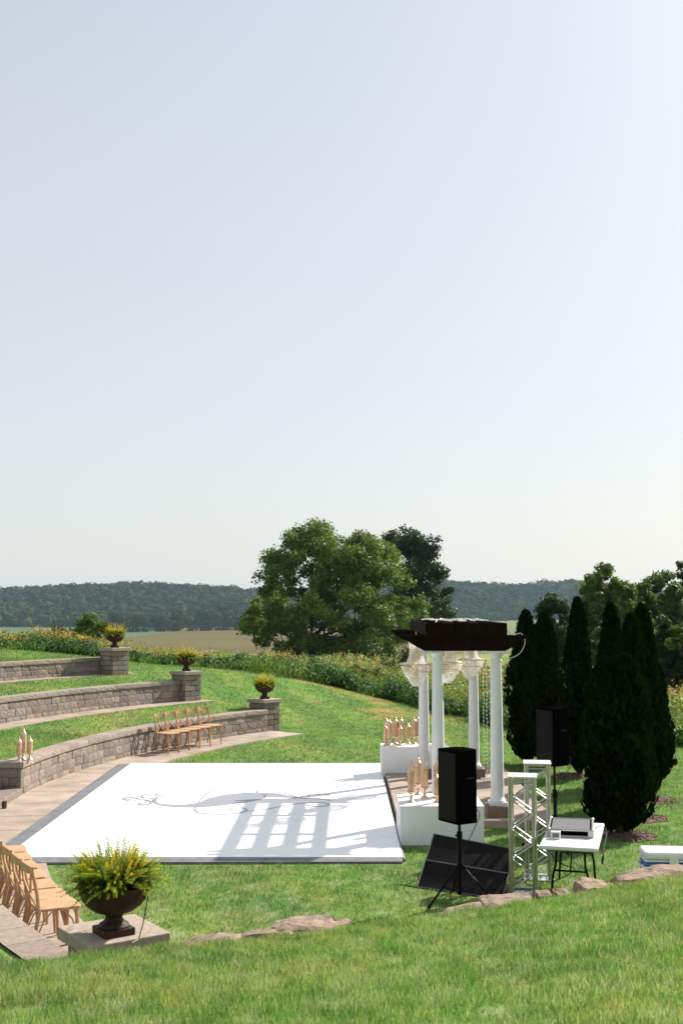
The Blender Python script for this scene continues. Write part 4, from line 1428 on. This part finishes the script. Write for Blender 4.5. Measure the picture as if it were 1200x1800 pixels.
for sy in (-1, 1):
    for sx in (-1, 1):
        b = MB(); x = sx * wd * .30; y = sy * ln * .33
        b.tube(catmull([(x * .8, y - sy * .12, TZ - .05), (x * .85, y, TZ - .25), (x, y + sy * .02, .30), (x * 1.12, y + sy * .03, .012)], 5), .0135, 8)
        b.build('leg', M['blackmetal'], tb, smooth=True)
    b = MB(); x = wd * .28; y = sy * ln * .33
    b.tube([(-x, y + sy * .01, .36), (x, y + sy * .01, .36)], .011, 8); b.build('crossbar', M['blackmetal'], tb, smooth=True)
    b = MB(); b.tube([(0, y, .36), (0, y - sy * .38, TZ - .05)], .009, 6); b.build('brace', M['blackmetal'], tb, smooth=True)

cs = thing('mixer_case', 'grey topped flight case with silver edges lying on the white table', 'equipment case', (*at(1003, 1462, TZ).xy, TZ + .001), rzt + R(1))
cw, cl, ch = .50, .72, .085
b = MB(); b.box(-cw / 2, cw / 2, -cl / 2 + .02, cl / 2, .012, ch - .004); b.build('case_body', M['blackplastic'], cs)
b = MB(); b.box(-cw / 2 + .03, cw / 2 - .03, -cl / 2 + .03, cl / 2 - .03, ch - .0035, ch + .004); b.build('top_panel', M['greyplastic'], cs)
b = MB()
for z in (.012, ch):
    for s in (-1, 1):
        b.tube([(-cw / 2, s * cl / 2, z), (cw / 2, s * cl / 2, z)], .013, 6)
        b.tube([(s * cw / 2, -cl / 2, z), (s * cw / 2, cl / 2, z)], .013, 6)
for sx in (-1, 1):
    for sy in (-1, 1):
        b.tube([(sx * cw / 2, sy * cl / 2, .0), (sx * cw / 2, sy * cl / 2, ch)], .014, 6)
b.box(-cw / 2 - .004, -cw / 2 + .07, -cl / 2 - .006, -cl / 2 + .012, .02, ch - .01)
b.box(cw / 2 - .05, cw / 2 + .004, -cl / 2 - .006, -cl / 2 + .012, .02, ch - .01)
b.box(cw / 2 - .004, cw / 2 + .005, -cl / 2 + .012, cl / 2 - .012, .02, ch - .01)
b.build('edge_trim', M['alu'], cs)
for sx in (-1, 1):
    for sy in (-1, 1):
        b = MB(); b.lathe([(.022, -.006), (.026, .0), (.024, .012), (.012, .022), (.001, .025)], 10, (sx * cw / 2, sy * cl / 2, ch)); b.build('corner_ball', M['alu'], cs, smooth=True)
dv = thing('small_box', 'small silver wireless receiver at the near left of the flight case', 'receiver', (*at(976, 1474, TZ).xy, TZ + .001), rzt + R(4))
b = MB(); b.box(-.055, .055, -.05, .03, .0, .085); b.build('shell', M['aluplate'], dv, bevel=.006)
b = MB(); b.box(-.04, .04, -.054, -.0505, .02, .07); b.build('front_panel', M['greyplastic'], dv)
b = MB()
e = at(1049, 1478, TZ)
b.tube(catmull([tuple(at(1040, 1462, TZ) + Vector((0, 0, .012))), tuple(at(1052, 1455, TZ) + Vector((0, 0, .012))), tuple(at(1058, 1462, TZ) + Vector((.05, 0, .012))), tuple(at(1050, 1484, TZ) + Vector((.06, -.02, -.06))), tuple(at(1050, 1484, TZ) + Vector((.055, -.02, -.17))), tuple(at(1050, 1484, TZ) + Vector((.03, -.03, -.2)))], 6), .005, 6)
b.tube([tuple(at(1050, 1484, TZ) + Vector((.05, -.02, -.13))), tuple(at(1050, 1484, TZ) + Vector((.035, -.03, -.21)))], .013, 8)
tag(b.build('cable', M['blackcable'], None), 'black power cable with plug hanging over the right edge of the white table', 'cable')

def ground_cable(pts, label, r=.006):
    P = [Vector((x, y, float(height(np.array([x]), np.array([y]))[0]) + z)) for x, y, z in pts]
    b = MB(); b.tube(catmull([tuple(p) for p in P], 8), r, 6)
    tag(b.build('cable', M['blackcable'], None), label, 'cable')
ground_cable([(ctr.x - .2, ctr.y + .3, TZ - .08), (ctr.x - .22, ctr.y + .25, .40), (ctr.x - .1, ctr.y + .1, .30), (ctr.x + .05, ctr.y + .2, .22), (ctr.x - .2, ctr.y + .5, .012), (ctr.x - .7, ctr.y + .75, .02), (2.1, 14.9, .02), (1.75, 14.9, .02)], 'black cable sagging under the white table and running to the folded screen')
ground_cable([(2.98, 16.1, .02), (3.2, 15.7, .02), (3.05, 15.2, .02), (3.15, 14.7, .015)], 'black cable lying on the grass between the rear speaker and the table')
cz = float(height(np.array([3.7]), np.array([12.6]))[0])
cq = atY(1138, 1505, 12.6)
ctop = atY(1150, 1499, 12.6).z
cl_ = thing('cooler', 'white and blue picnic cooler behind the boulders at the right edge', 'cooler', (cq.x + .31, 12.85, cz - .01), R(-4))
hh = ctop - cz
b = MB(); b.box(-.30, .30, -.18, .18, 0, hh - .11); b.build('body', M['coolerblue'], cl_, bevel=.03, seg=3)
b = MB(); b.box(-.305, .305, -.185, .185, hh - .109, hh - .09); b.build('rim', M['hdpe'], cl_, bevel=.006)
b = MB(); b.box(-.31, .31, -.19, .19, hh - .089, hh); b.build('lid', M['hdpe'], cl_, bevel=.035, seg=4)
b = MB(); b.box(-.05, .05, -.205, -.191, hh - .13, hh - .05); b.build('latch', M['hdpe'], cl_, bevel=.004)
for s in (-1, 1):
    b = MB(); b.tube([(s * .31, -.10, hh - .16), (s * .345, -.09, hh - .17), (s * .345, .09, hh - .17), (s * .31, .10, hh - .16)], .012, 8); b.build('handle', M['hdpe'], cl_, smooth=True)

# ------------------------------------------------------------------ boulders along the crest of the bank
def boulder(label, x0, x1, ytop, dist, thick=.5, hgt=.4, seed=1, tilt=0.0):
    a = atY(x0, ytop, dist); c = atY(x1, ytop, dist)
    L = (c.x - a.x) / 2
    bm = bmesh.new()
    bmesh.ops.create_icosphere(bm, subdivisions=4, radius=1)
    off = Vector((seed * 7.3, seed * 3.1, seed * 1.7))
    for v in bm.verts:
        p = v.co.copy()
        # blocky: push towards a box, then weather
        q = Vector([math.copysign(abs(k) ** 0.45, k) for k in p])
        n = mnoise.fractal(p * 1.5 + off, 1.0, 2.1, 5) * .20 + mnoise.noise(p * 5 + off) * .035
        led = .05 * math.sin(q.z * 9 + mnoise.noise(p * 2 + off) * 4)
        q = q * (1 + n + led * (1 - abs(p.z)))
        v.co = Vector((q.x * L, q.y * thick / 2, q.z * hgt / 2 + tilt * q.x))
    me = bpy.data.meshes.new('boulder'); bm.to_mesh(me); bm.free()
    me.polygons.foreach_set('use_smooth', [True] * len(me.polygons))
    me.set_sharp_from_angle(angle=R(35))
    me.materials.append(M['boulder'])
    o = bpy.data.objects.new('boulder', me)
    COL.objects.link(o)
    zt = max(v.co.z for v in me.vertices)
    o.location = ((a.x + c.x) / 2, dist, a.z - zt)
    tag(o, label, 'boulder', 'boulders edging the bank')
boulder('long low tan boulder touching the near urn pillar cap', 290, 440, 1639, 9.05, .6, .55, 1, .05)
boulder('flat tan boulder in the middle of the left crest line', 400, 525, 1629, 9.3, .55, .55, 2, .06)
boulder('flat tan boulder at the right end of the left crest line', 470, 610, 1616, 9.5, .55, .5, 3, .02)
boulder('pale flat boulder at the foot of the near speaker stand', 775, 860, 1592, 10.05, .5, .36, 4, .05)
boulder('large pale boulder before the front truss tower', 838, 942, 1577, 10.25, .55, .40, 5, .02)
boulder('small boulder tucked right of the front truss tower', 938, 968, 1566, 10.5, .3, .3, 6)
boulder('small flat stone in the grass below the white table', 972, 1000, 1563, 10.6, .25, .25, 12)
boulder('rounded brown boulder right of the table legs', 1008, 1082, 1549, 10.9, .5, .45, 7)
boulder('long grey boulder at the right, stepping down left of the cooler', 1076, 1160, 1532, 11.1, .55, .45, 8, .05)
boulder('big sunlit boulder in front of the cooler at the right edge', 1128, 1235, 1520, 11.35, .6, .50, 9, .01)

# little weed by the crest
def weed(label, loc, n, h, seed):
    V, Q, C = lobes_leaves([(0, 0, h * .35, h * .5, h * .5, h * .4, n, (.09, .16, .05)), (0, 0, h * .75, h * .3, h * .3, h * .3, n // 2, (.13, .20, .08))], .075)
    o = thing('weed', label, 'plant', loc)
    np_mesh('leaves', V, Q, M['leaf'], C, o)
    b = MB()
    for k in range(4): b.tube([(0, 0, -.05), (random.uniform(-.1, .1), random.uniform(-.1, .1), h * .9)], .005, 5)
    b.build('stem', M['bark'], o)
wp = at(653, 1608, .25)
weed('small leafy weed growing between the boulder groups on the crest', (wp.x, 10.0, float(height(np.array([wp.x]), np.array([10.0]))[0]) - .02), 90, .38, 4)

# ------------------------------------------------------------------ arborvitae evergreens
def arborvitae(label, x, y, tops, hw, zb=0.0, n=9000, base=.12, tp=(.55, .52)):
    """tops: list of (dx, dy, height, half width) leaders"""
    t = thing('arborvitae', label, 'evergreen', (x, y, zb), group='dark columnar evergreens beside the pergola')
    g = rng
    Vs = []; Cs = []
    core = MB()
    for (dx, dy, H, hw_) in tops:
        m = int(n * H * hw_ / 2)
        u = g.random(m) ** 0.85
        prof = lambda s: hw_ * np.minimum(1.0, (np.clip(s, 0, 1) / .13) ** .5) * np.clip((1 - s) / tp[0], 0, 1) ** tp[1]
        a = g.random(m) * 2 * np.pi
        lump = 1 + .16 * np.sin(a * 3 + u * 9 + dx * 7) + .13 * np.sin(a * 7 + u * 23) + .10 * (fbm(a * 3 + 5, u * 22, 2) - .5) * 2
        rr = prof(u) * lump * (.80 + .26 * g.random(m))
        P = np.stack([dx + np.cos(a) * rr, dy + np.sin(a) * rr, base + u * (H - base)], 1)
        U = np.stack([np.cos(a) * .45, np.sin(a) * .45, np.full(m, 1.0)], 1) + g.normal(0, .35, (m, 3))
        U /= np.linalg.norm(U, axis=1)[:, None]
        W = np.cross(U, rand_unit(m)); W /= np.linalg.norm(W, axis=1)[:, None]
        s = .085 * (.6 + .8 * g.random(m))
        V, _ = quads_from(P, U * s[:, None] * .7, W * s[:, None] * .33)
        f = .6 + .8 * g.random(m)
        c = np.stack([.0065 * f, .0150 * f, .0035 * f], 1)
        Vs.append(V); Cs.append(np.repeat(c, 4, 0))
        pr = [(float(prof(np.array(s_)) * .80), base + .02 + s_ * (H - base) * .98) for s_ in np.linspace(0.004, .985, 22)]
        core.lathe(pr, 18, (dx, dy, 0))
    V = np.concatenate(Vs); C = np.concatenate(Cs)
    np_mesh('foliage', V, np.arange(len(V), dtype=np.int32).reshape(-1, 4), M['needle'], C, t)
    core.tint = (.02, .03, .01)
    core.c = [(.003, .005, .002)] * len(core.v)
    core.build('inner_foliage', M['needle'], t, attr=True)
    b = MB(); b.tube([(0, 0, -.05), (0, 0, .5)], .06, 8); b.build('trunk', M['bark'], t)
    return t
def hgt(px, py, Y): return atY(px, py, Y).z
def ax(px, Y): return (px - 600) / 2000 * Y
arborvitae('leftmost dark evergreen right beside the pergola beam', ax(921, 24.6), 24.6, [(0, 0, hgt(925, 1074, 24.6), .37)], .5)
arborvitae('second dark evergreen from the left, merging with the leftmost one', ax(953, 24.2), 24.2, [(0, 0, hgt(951, 1079, 24.2), .36)], .5)
arborvitae('slender pointed dark evergreen standing alone behind the rear speaker', ax(1012, 22.9), 22.9, [(0, 0, hgt(1011, 1052, 22.9), .305)], .4)
arborvitae('dark evergreen whose top shows behind the broad front one', ax(1070, 21.6), 21.6, [(0, 0, hgt(1074, 1060, 21.6), .30)], .4)
arborvitae('broad two-topped dark evergreen nearest to the white table', ax(1078, 16.95), 16.95, [(-.15, 0, hgt(1056, 1157, 16.95), .32), (.13, .05, hgt(1089, 1152, 16.95), .335)], .5, tp=(.42, .42))
arborvitae('tall dark evergreen just right behind the broad front one', ax(1105, 18.5), 18.5, [(0, 0, hgt(1101, 1081, 18.5), .30)], .4)
arborvitae('tallest looking dark evergreen at the right of the group', ax(1124, 19.8), 19.8, [(0, 0, hgt(1113, 1064, 19.8), .33)], .4)
arborvitae('short dark evergreen at the right end of the group', ax(1146, 21.7), 21.7, [(0, 0, hgt(1148, 1165, 21.7), .27)], .4)
for lab, px, py, rr in (('bark mulch patch at the foot of the broad front evergreen', 1105, 1472, .42), ('bark mulch patch under the tall right evergreen', 1128, 1440, .42), ('bark mulch patch under the rear right evergreen', 1146, 1408, .42), ('bark mulch patch at the foot of the slender evergreen', 1000, 1366, .4)):
    p = at(px, py)
    b = MB()
    n = 22
    ring = [(rr * (1 + .18 * math.sin(3 * k + px)) * math.cos(2 * math.pi * k / n), rr * .8 * (1 + .15 * math.sin(2 * k)) * math.sin(2 * math.pi * k / n)) for k in range(n)]
    vs = [(x, y, .0) for x, y in ring] + [(x * .6, y * .6, .05 + random.uniform(-.012, .012)) for x, y in ring] + [(0, 0, .06)]
    b.add(vs, [(k, (k + 1) % n, (k + 1) % n + n, k + n) for k in range(n)] + [(k + n, (k + 1) % n + n, 2 * n) for k in range(n)])
    for k in range(160):
        a = random.uniform(0, 6.28); r_ = rr * .95 * math.sqrt(random.random())
        x, y = r_ * math.cos(a), r_ * .8 * math.sin(a); z = .055 * (1 - (r_ / rr) ** 2) + .012
        l = random.uniform(.02, .05); an = random.uniform(0, 3.14); dz = random.uniform(-.01, .02)
        b.add([(x - l * math.cos(an), y - l * math.sin(an), z), (x - .008 * math.sin(an), y + .008 * math.cos(an), z + .012), (x + l * math.cos(an), y + l * math.sin(an), z + dz), (x + .008 * math.sin(an), y - .008 * math.cos(an), z)], [(0, 1, 2, 3)])
    o = b.build('mulch_bed', M['mulch'], None)
    o.location = (p.x, p.y, .012)
    tag(o, lab, 'mulch', 'mulch beds under the evergreens')

# ------------------------------------------------------------------ trees
def tree(name, label, x, y, zb, H, crown, leafs, col, size, trunk_r, fork=.25, group=None, cat='tree', nb_=None, stems=1, mat='leaf', seed=0):
    """crown: lobes (dx, dy, dz, rx, ry, rz) relative to the base; limbs reach into every lobe"""
    t = thing(name, label, cat, (x, y, zb), group=group)
    vol = np.array([l[3] * l[5] for l in crown]); vol = vol / vol.sum()
    lb = []
    for (dx, dy, dz, rx, ry, rz), v in zip(crown, vol):
        k = random.uniform(.8, 1.25)
        lb.append((dx, dy, dz, rx, ry, rz, max(20, leafs * v), tuple(c * k for c in col)))
    V, Q, C = lobes_leaves(lb, size, shell=.25)
    np_mesh('crown', V, Q, M[mat], C, t)
    b = MB()
    fz = H * fork
    for s in range(stems):
        a = s * 2.4
        o = .4 * trunk_r * (stems > 1)
        b.tube([(o * math.cos(a), o * math.sin(a), -.3), (o * 1.4 * math.cos(a), o * 1.4 * math.sin(a), fz * .5), (o * 3 * math.cos(a), o * 3 * math.sin(a), fz)], [trunk_r * 1.25, trunk_r * .95, trunk_r * .75], 9)
    b.build('trunk', M['bark'], t, smooth=True)
    b = MB()
    nm = min(8, len(crown))
    mains = []
    for q, (dx, dy, dz, rx, ry, rz) in enumerate(crown):
        e = Vector((dx, dy, dz + rz * .3))
        if q < nm:
            s = Vector((random.uniform(-.1, .1), random.uniform(-.1, .1), fz * random.uniform(.6, 1)))
            m1 = s.lerp(e, .35) + Vector((dx * .10, dy * .1, -abs(dx) * .02)); m2 = s.lerp(e, .7) + Vector((random.uniform(-.3, .3), random.uniform(-.3, .3), .2)) * trunk_r
            b.tube([s, m1, m2, e], [trunk_r * .5, trunk_r * .32, trunk_r * .18, trunk_r * .04], 6)
            mains.append((m1, m2, e))
        else:
            m1, m2, me_ = min(mains, key=lambda a: (a[1] - e).length)
            s = m1.lerp(m2, random.uniform(.3, 1))
            md = s.lerp(e, .5) + Vector((0, 0, .12 * (e - s).length)) + Vector((random.uniform(-1, 1), random.uniform(-1, 1), 0)) * .06 * (e - s).length
            b.tube([s, md, e], [trunk_r * .15, trunk_r * .09, trunk_r * .025], 5)
            m2 = md
        for k in range(2):
            d = Vector(rand_unit(1)[0]); d = Vector((d.x * rx, d.y * ry, abs(d.z) * rz)) * .8
            b.tube([m2.lerp(e, .4), m2.lerp(e + d, .75), e + d], [trunk_r * .07, trunk_r * .045, trunk_r * .015], 5)
    b.build('limbs', M['bark'], t, smooth=True)
    return t

def env(n, cxp, pts, Y, x0px, seed, rmin, rmax, base_y, depth=.8):
    """n lobes scattered inside an outline of (picture y, left x, right x), returned in metres round (x0px, base_y)"""
    g = random.Random(seed)
    k = Y / 2000
    ys = [p[0] for p in pts]
    L = []
    tries = 0
    while len(L) < n and tries < 6000:
        tries += 1
        py = g.uniform(ys[0], ys[-1])
        l = float(np.interp(py, ys, [p[1] for p in pts])); r = float(np.interp(py, ys, [p[2] for p in pts]))
        rad = g.uniform(rmin, rmax)
        px = g.uniform(l, r)
        if r - l < rad * 1.2: rad = (r - l) / 1.6
        if px - rad * .8 < l: px = l + rad * .8
        if px + rad * .8 > r: px = r - rad * .8
        hw = (r - l) / 2
        yy = g.uniform(-1, 1) * hw * depth * math.sqrt(max(0, 1 - ((px - (l + r) / 2) / max(hw, 1)) ** 2))
        if any(math.hypot(px - q[0], py - q[1]) < (rad + q[2]) * .42 and abs(yy - q[3]) < (rad + q[2]) * .7 for q in L): continue
        L.append((px, py, rad, yy))
    return [((px - x0px) * k, yy * k, (base_y - py) * k, rad * k * 1.15, rad * k * 1.1, rad * k * .85) for px, py, rad, yy in L]

# the big broad tree in the middle
Yb = 88
base = atY(548, 1157, Yb)
cr = env(110, 560, [(934, 528, 596), (946, 510, 648), (962, 492, 690), (980, 470, 704), (1010, 462, 714), (1040, 460, 728), (1060, 452, 748), (1080, 432, 752), (1110, 428, 735), (1135, 432, 705), (1150, 460, 660)], Yb, 548, 5, 15, 31, 1157)
tree('broad_tree', 'big broad green tree rising in the middle of the meadow', base.x, base.y, base.z, 10.4, cr, 90000, (.112, .176, .032), .235, .26, .16, stems=3)
# the darker one behind it
Yd = 112
base = atY(735, 1150, Yd)
cr = env(56, 730, [(942, 682, 758), (960, 674, 772), (985, 680, 778), (1005, 684, 790), (1040, 690, 800), (1070, 695, 800), (1090, 700, 790), (1110, 690, 780)], Yd, 735, 6, 11, 22, 1150)
tree('dark_tree', 'tall dark green tree partly hidden behind the big broad one', base.x, base.y, base.z, 11.5, cr, 32000, (.042, .066, .028), .28, .24, .3)
# bushes and trees on the right
def rtree(label, pts, Y, x0, by, n, leafs, col, size, tr, seed, rmin=9, rmax=20, name='leafy_tree'):
    base = atY(x0, by, Y)
    cr = env(n, x0, pts, Y, x0, seed, rmin, rmax, by)
    return tree(name, label, base.x, base.y, base.z, (by - pts[0][0]) * Y / 2000, cr, leafs, col, size, tr, .25, group='leafy trees behind the evergreens')
rtree('round dark leaved tree behind the left pair of evergreens', [(1050, 960, 990), (1070, 948, 1000), (1110, 945, 1008), (1150, 945, 1010), (1180, 955, 1000)], 44, 975, 1215, 40, 14000, (.032, .054, .020), .13, .10, 31, 8, 16)
rtree('loose pale green tree rising behind the evergreens', [(1006, 1036, 1078), (1025, 1030, 1105), (1045, 1030, 1115), (1075, 1020, 1140), (1110, 1015, 1155), (1160, 1010, 1165), (1220, 1020, 1165)], 50, 1085, 1255, 85, 36000, (.105, .160, .042), .17, .14, 32, 9, 20)
rtree('mid green tree filling the gap behind the tallest evergreens', [(1036, 1085, 1135), (1060, 1070, 1160), (1100, 1065, 1175), (1150, 1070, 1180), (1210, 1080, 1175)], 56, 1122, 1245, 60, 24000, (.075, .115, .030), .17, .13, 37, 9, 18)
rtree('leafy tree with an uneven top left of the right edge', [(1016, 1140, 1185), (1038, 1118, 1205), (1065, 1108, 1212), (1100, 1110, 1215), (1150, 1120, 1215)], 58, 1160, 1225, 60, 26000, (.075, .115, .030), .17, .16, 33, 9, 20)
rtree('dark tree cut by the right edge of the picture', [(998, 1190, 1240), (1030, 1185, 1260), (1080, 1180, 1260), (1130, 1175, 1260), (1180, 1170, 1260)], 62, 1215, 1235, 50, 20000, (.040, .066, .022), .18, .18, 34, 10, 22)
rtree('shady bush under the trees at the right edge', [(1105, 1160, 1230), (1130, 1150, 1240), (1165, 1145, 1240), (1200, 1150, 1240)], 40, 1190, 1225, 40, 16000, (.024, .042, .016), .14, .08, 35, 9, 18, 'bush')
rtree('light green shrub at the right edge above the meadow', [(1098, 1185, 1225), (1115, 1175, 1230), (1140, 1180, 1230)], 36, 1205, 1180, 12, 2600, (.10, .15, .028), .13, .05, 36, 7, 14, 'bush')
base = atY(163, 1135, 56)
cr = env(18, 163, [(1083, 150, 175), (1095, 135, 190), (1112, 130, 195), (1130, 132, 190)], 56, 163, 41, 7, 14, 1140)
tree('bush', 'bright green bush standing out of the meadow left of the uppermost urn', base.x, base.y, base.z - .2, 1.7, cr, 3600, (.10, .155, .030), .15, .05, .2)
base = atY(447, 1120, 80)
cr = env(10, 447, [(1062, 440, 455), (1080, 432, 462), (1110, 430, 465)], 80, 447, 42, 8, 13, 1125)
tree('sapling', 'slim yellow green sapling at the left foot of the big broad tree', base.x, base.y, base.z, 2.6, cr, 1600, (.12, .16, .03), .22, .07, .3)
# single shrubs inside the meadow
for i, (px, py, Y, r_, col, lab) in enumerate(((508, 1172, 43.5, .55, (.035, .065, .022), 'dark green shrub poking out of the meadow edge behind the lawn'), (70, 1120, 44, .8, (.05, .09, .03), 'dense dark green shrub in the meadow at the left edge'), (640, 1195, 44.5, .75, (.035, .07, .022), 'low dense shrub in the meadow edge below the big tree'), (690, 1150, 55, .9, (.06, .07, .03), 'reddish green shrub left of the pergola beam in the meadow'))):
    q = atY(px, py, Y)
    zb = float(height(np.array([q.x]), np.array([Y]))[0])
    h = max(.8, q.z - zb + .3)
    lob = [(random.uniform(-1, 1) * r_, random.uniform(-1, 1) * r_ * .5, h * random.uniform(.35, .9), r_ * .55, r_ * .55, h * .28) for k in range(8)]
    tree('shrub', lab, q.x, Y, zb, h, lob, 1500, col, .12, .03, .2, group='shrubs in the meadow')

# tree line in the valley: single trees one can tell apart
k = 0
words = ['leftmost', 'second from the left', 'third from the left', 'fourth from the left', 'fifth from the left', 'sixth from the left', 'seventh from the left', 'eighth from the left', 'ninth from the left', 'tenth from the left', 'eleventh from the left', 'twelfth from the left', 'thirteenth from the left', 'fourteenth from the left', 'rightmost']
_g = random.Random(77)
tl = []
for q in range(15):
    px = 200 + q * 18.6 + _g.uniform(-5, 5)
    big = 325 < px < 410
    tl.append(('tree', px, (1071 if big else 1081) + _g.uniform(-5, 5), 1111 + _g.uniform(-1, 1), (29 if big else 24) + _g.uniform(-3, 4)))
for i, (nm, px, top, bot, wpx) in enumerate(tl):
    Y = 1130 + 12 * i
    base = atY(px, bot, Y)
    cr = env(11, px, [(top, px - wpx * .25, px + wpx * .25), (top + 8, px - wpx * .55, px + wpx * .55), (bot - 8, px - wpx * .62, px + wpx * .62), (bot - 2, px - wpx * .5, px + wpx * .5)], Y, px, 60 + i, 5, 9, bot)
    tree('field_tree', f'{words[i]} tree in the row beyond the brown field', base.x, base.y, base.z, (bot - top) * Y / 2000, cr, 1100, tuple(c_ * _g.uniform(.6, 1.2) for c_ in (.040, .062, .024)), 2.0, .5, .3, group='row of trees across the brown field', mat='farleaf')

# ------------------------------------------------------------------ wooded hills across the valley
def ridge_y(px):
    return np.interp(px, [-400, 0, 100, 200, 250, 350, 430, 480, 600, 780, 850, 900, 960, 1000, 1040, 1100, 1150, 1250, 1500],
                     [1046, 1038, 1034, 1029, 1027, 1033, 1037, 1040, 1036, 1024, 1029, 1031, 1026, 1023, 1026, 1037, 1040, 1043, 1046])
Yr = 1950.0
def hill_z(x, y):
    px = 600 + 2000 * x / Yr
    zt = EYE + (1067 - ridge_y(px)) / 2000 * Yr - 11 
    v = far_z(x, np.minimum(y, 1500.))
    y0 = np.where(x < 0, 1440, 1640) + 60 * (fbm(x * .004 + 3, 0 * x, 2) - .5)
    u = np.clip((y - y0) / (Yr - y0), 0, 1)
    s = u * u * (3 - 2 * u)
    zz = v - 1.5 + (zt - v + 1.5) * s + 9 * (fbm(x * .008, y * .006, 3) - .5) * np.sin(np.pi * np.clip(u, 0, 1))
    return np.where(y > Yr, zt - (y - Yr) * .05, zz)
hx = np.linspace(-1000, 1000, 90); hy = np.linspace(1400, 2500, 60)
HX, HY = np.meshgrid(hx, hy)
HZ = hill_z(HX, HY)
V = np.stack([HX, HY, HZ], -1).reshape(-1, 3)
idx = np.arange(90 * 60).reshape(60, 90)
Q = np.stack([idx[:-1, :-1], idx[:-1, 1:], idx[1:, 1:], idx[1:, :-1]], -1).reshape(-1, 4)
tag(np_mesh('hills', V, Q, M['ground'], np.tile(np.array([[.035, .05, .02]]), (len(V), 1)), smooth=True), kind='structure')

def far_wood():
    xs = []; ys = []
    for Y in np.arange(1440, 2010, 14.5):
        x = np.arange(-.36 * Y, .36 * Y, 13.5)
        x = x + rng.uniform(-5, 5, len(x)); y = Y + rng.uniform(-6, 6, len(x))
        xs.append(x); ys.append(y)
    x = np.concatenate(xs); y = np.concatenate(ys)
    y0 = np.where(x < 0, 1440, 1640) + 60 * (fbm(x * .004 + 3, 0 * x, 2) - .5)
    ok = y > y0 - 4
    x = x[ok]; y = y[ok]
    n = len(x)
    z = hill_z(x, y)
    rad = 5.2 + 6.0 * rng.random(n) ** 1.6
    hh = 4.5 + 8 * rng.random(n) + 9 * (fbm(x * .02, y * .02, 3) - .45)
    sp = rng.random(n)
    base = np.array([.046, .066, .022])[None] * (.45 + .95 * sp)[:, None]
    base[:, 0] *= 1 + .35 * (rng.random(n) - .4)
    m = 80
    d = rand_unit(n * m).reshape(n, m, 3); d[:, :, 2] = np.abs(d[:, :, 2]) * 1.0 - .15
    lump = 1 + .22 * np.sin(d[:, :, 0] * 5 + sp[:, None] * 40) * np.cos(d[:, :, 1] * 5 + sp[:, None] * 17)
    P = np.empty((n, m, 3))
    P[:, :, 0] = x[:, None] + d[:, :, 0] * rad[:, None] * lump
    P[:, :, 1] = y[:, None] + d[:, :, 1] * rad[:, None] * lump
    P[:, :, 2] = z[:, None] + hh[:, None] * .62 + d[:, :, 2] * rad[:, None] * 1.15 * lump
    P = P.reshape(-1, 3); dd = d.reshape(-1, 3)
    nrm = dd * 1.0 + rand_unit(n * m) * .30 + np.array([0, 0, .1]); nrm /= np.linalg.norm(nrm, axis=1)[:, None]
    U = np.cross(nrm, rand_unit(n * m)); U /= np.linalg.norm(U, axis=1)[:, None]
    W = np.cross(nrm, U)
    s = (1.6 + 1.5 * rng.random(n * m))[:, None]
    V, Q = quads_from(P, U * s, W * s * .75)
    c = np.repeat(base, m, 0) * (.8 + .4 * rng.random(n * m))[:, None]
    return V, Q, np.repeat(c, 4, 0)
V, Q, C = far_wood()
tag(np_mesh('far_wood', V, Q, M['farleaf'], C), 'dense hazy woodland covering the hills across the valley', 'wood', kind='stuff')

# ------------------------------------------------------------------ haze
def haze():
    b = MB(); b.box(-2600, 2600, -60, 2900, -45, 75)
    m, n, o = newmat('haze')
    v = n.nodes.new('ShaderNodeVolumePrincipled')
    v.inputs['Color'].default_value = (.55, .78, 1.0, 1)
    v.inputs['Density'].default_value = 0.000065
    v.inputs['Anisotropy'].default_value = 0.25
    n.links.new(v.outputs[0], o.inputs['Volume'])
    ob = b.build('haze', m, None)
    tag(ob, 'thin blue summer haze filling the valley air', 'haze', kind='stuff')
haze()
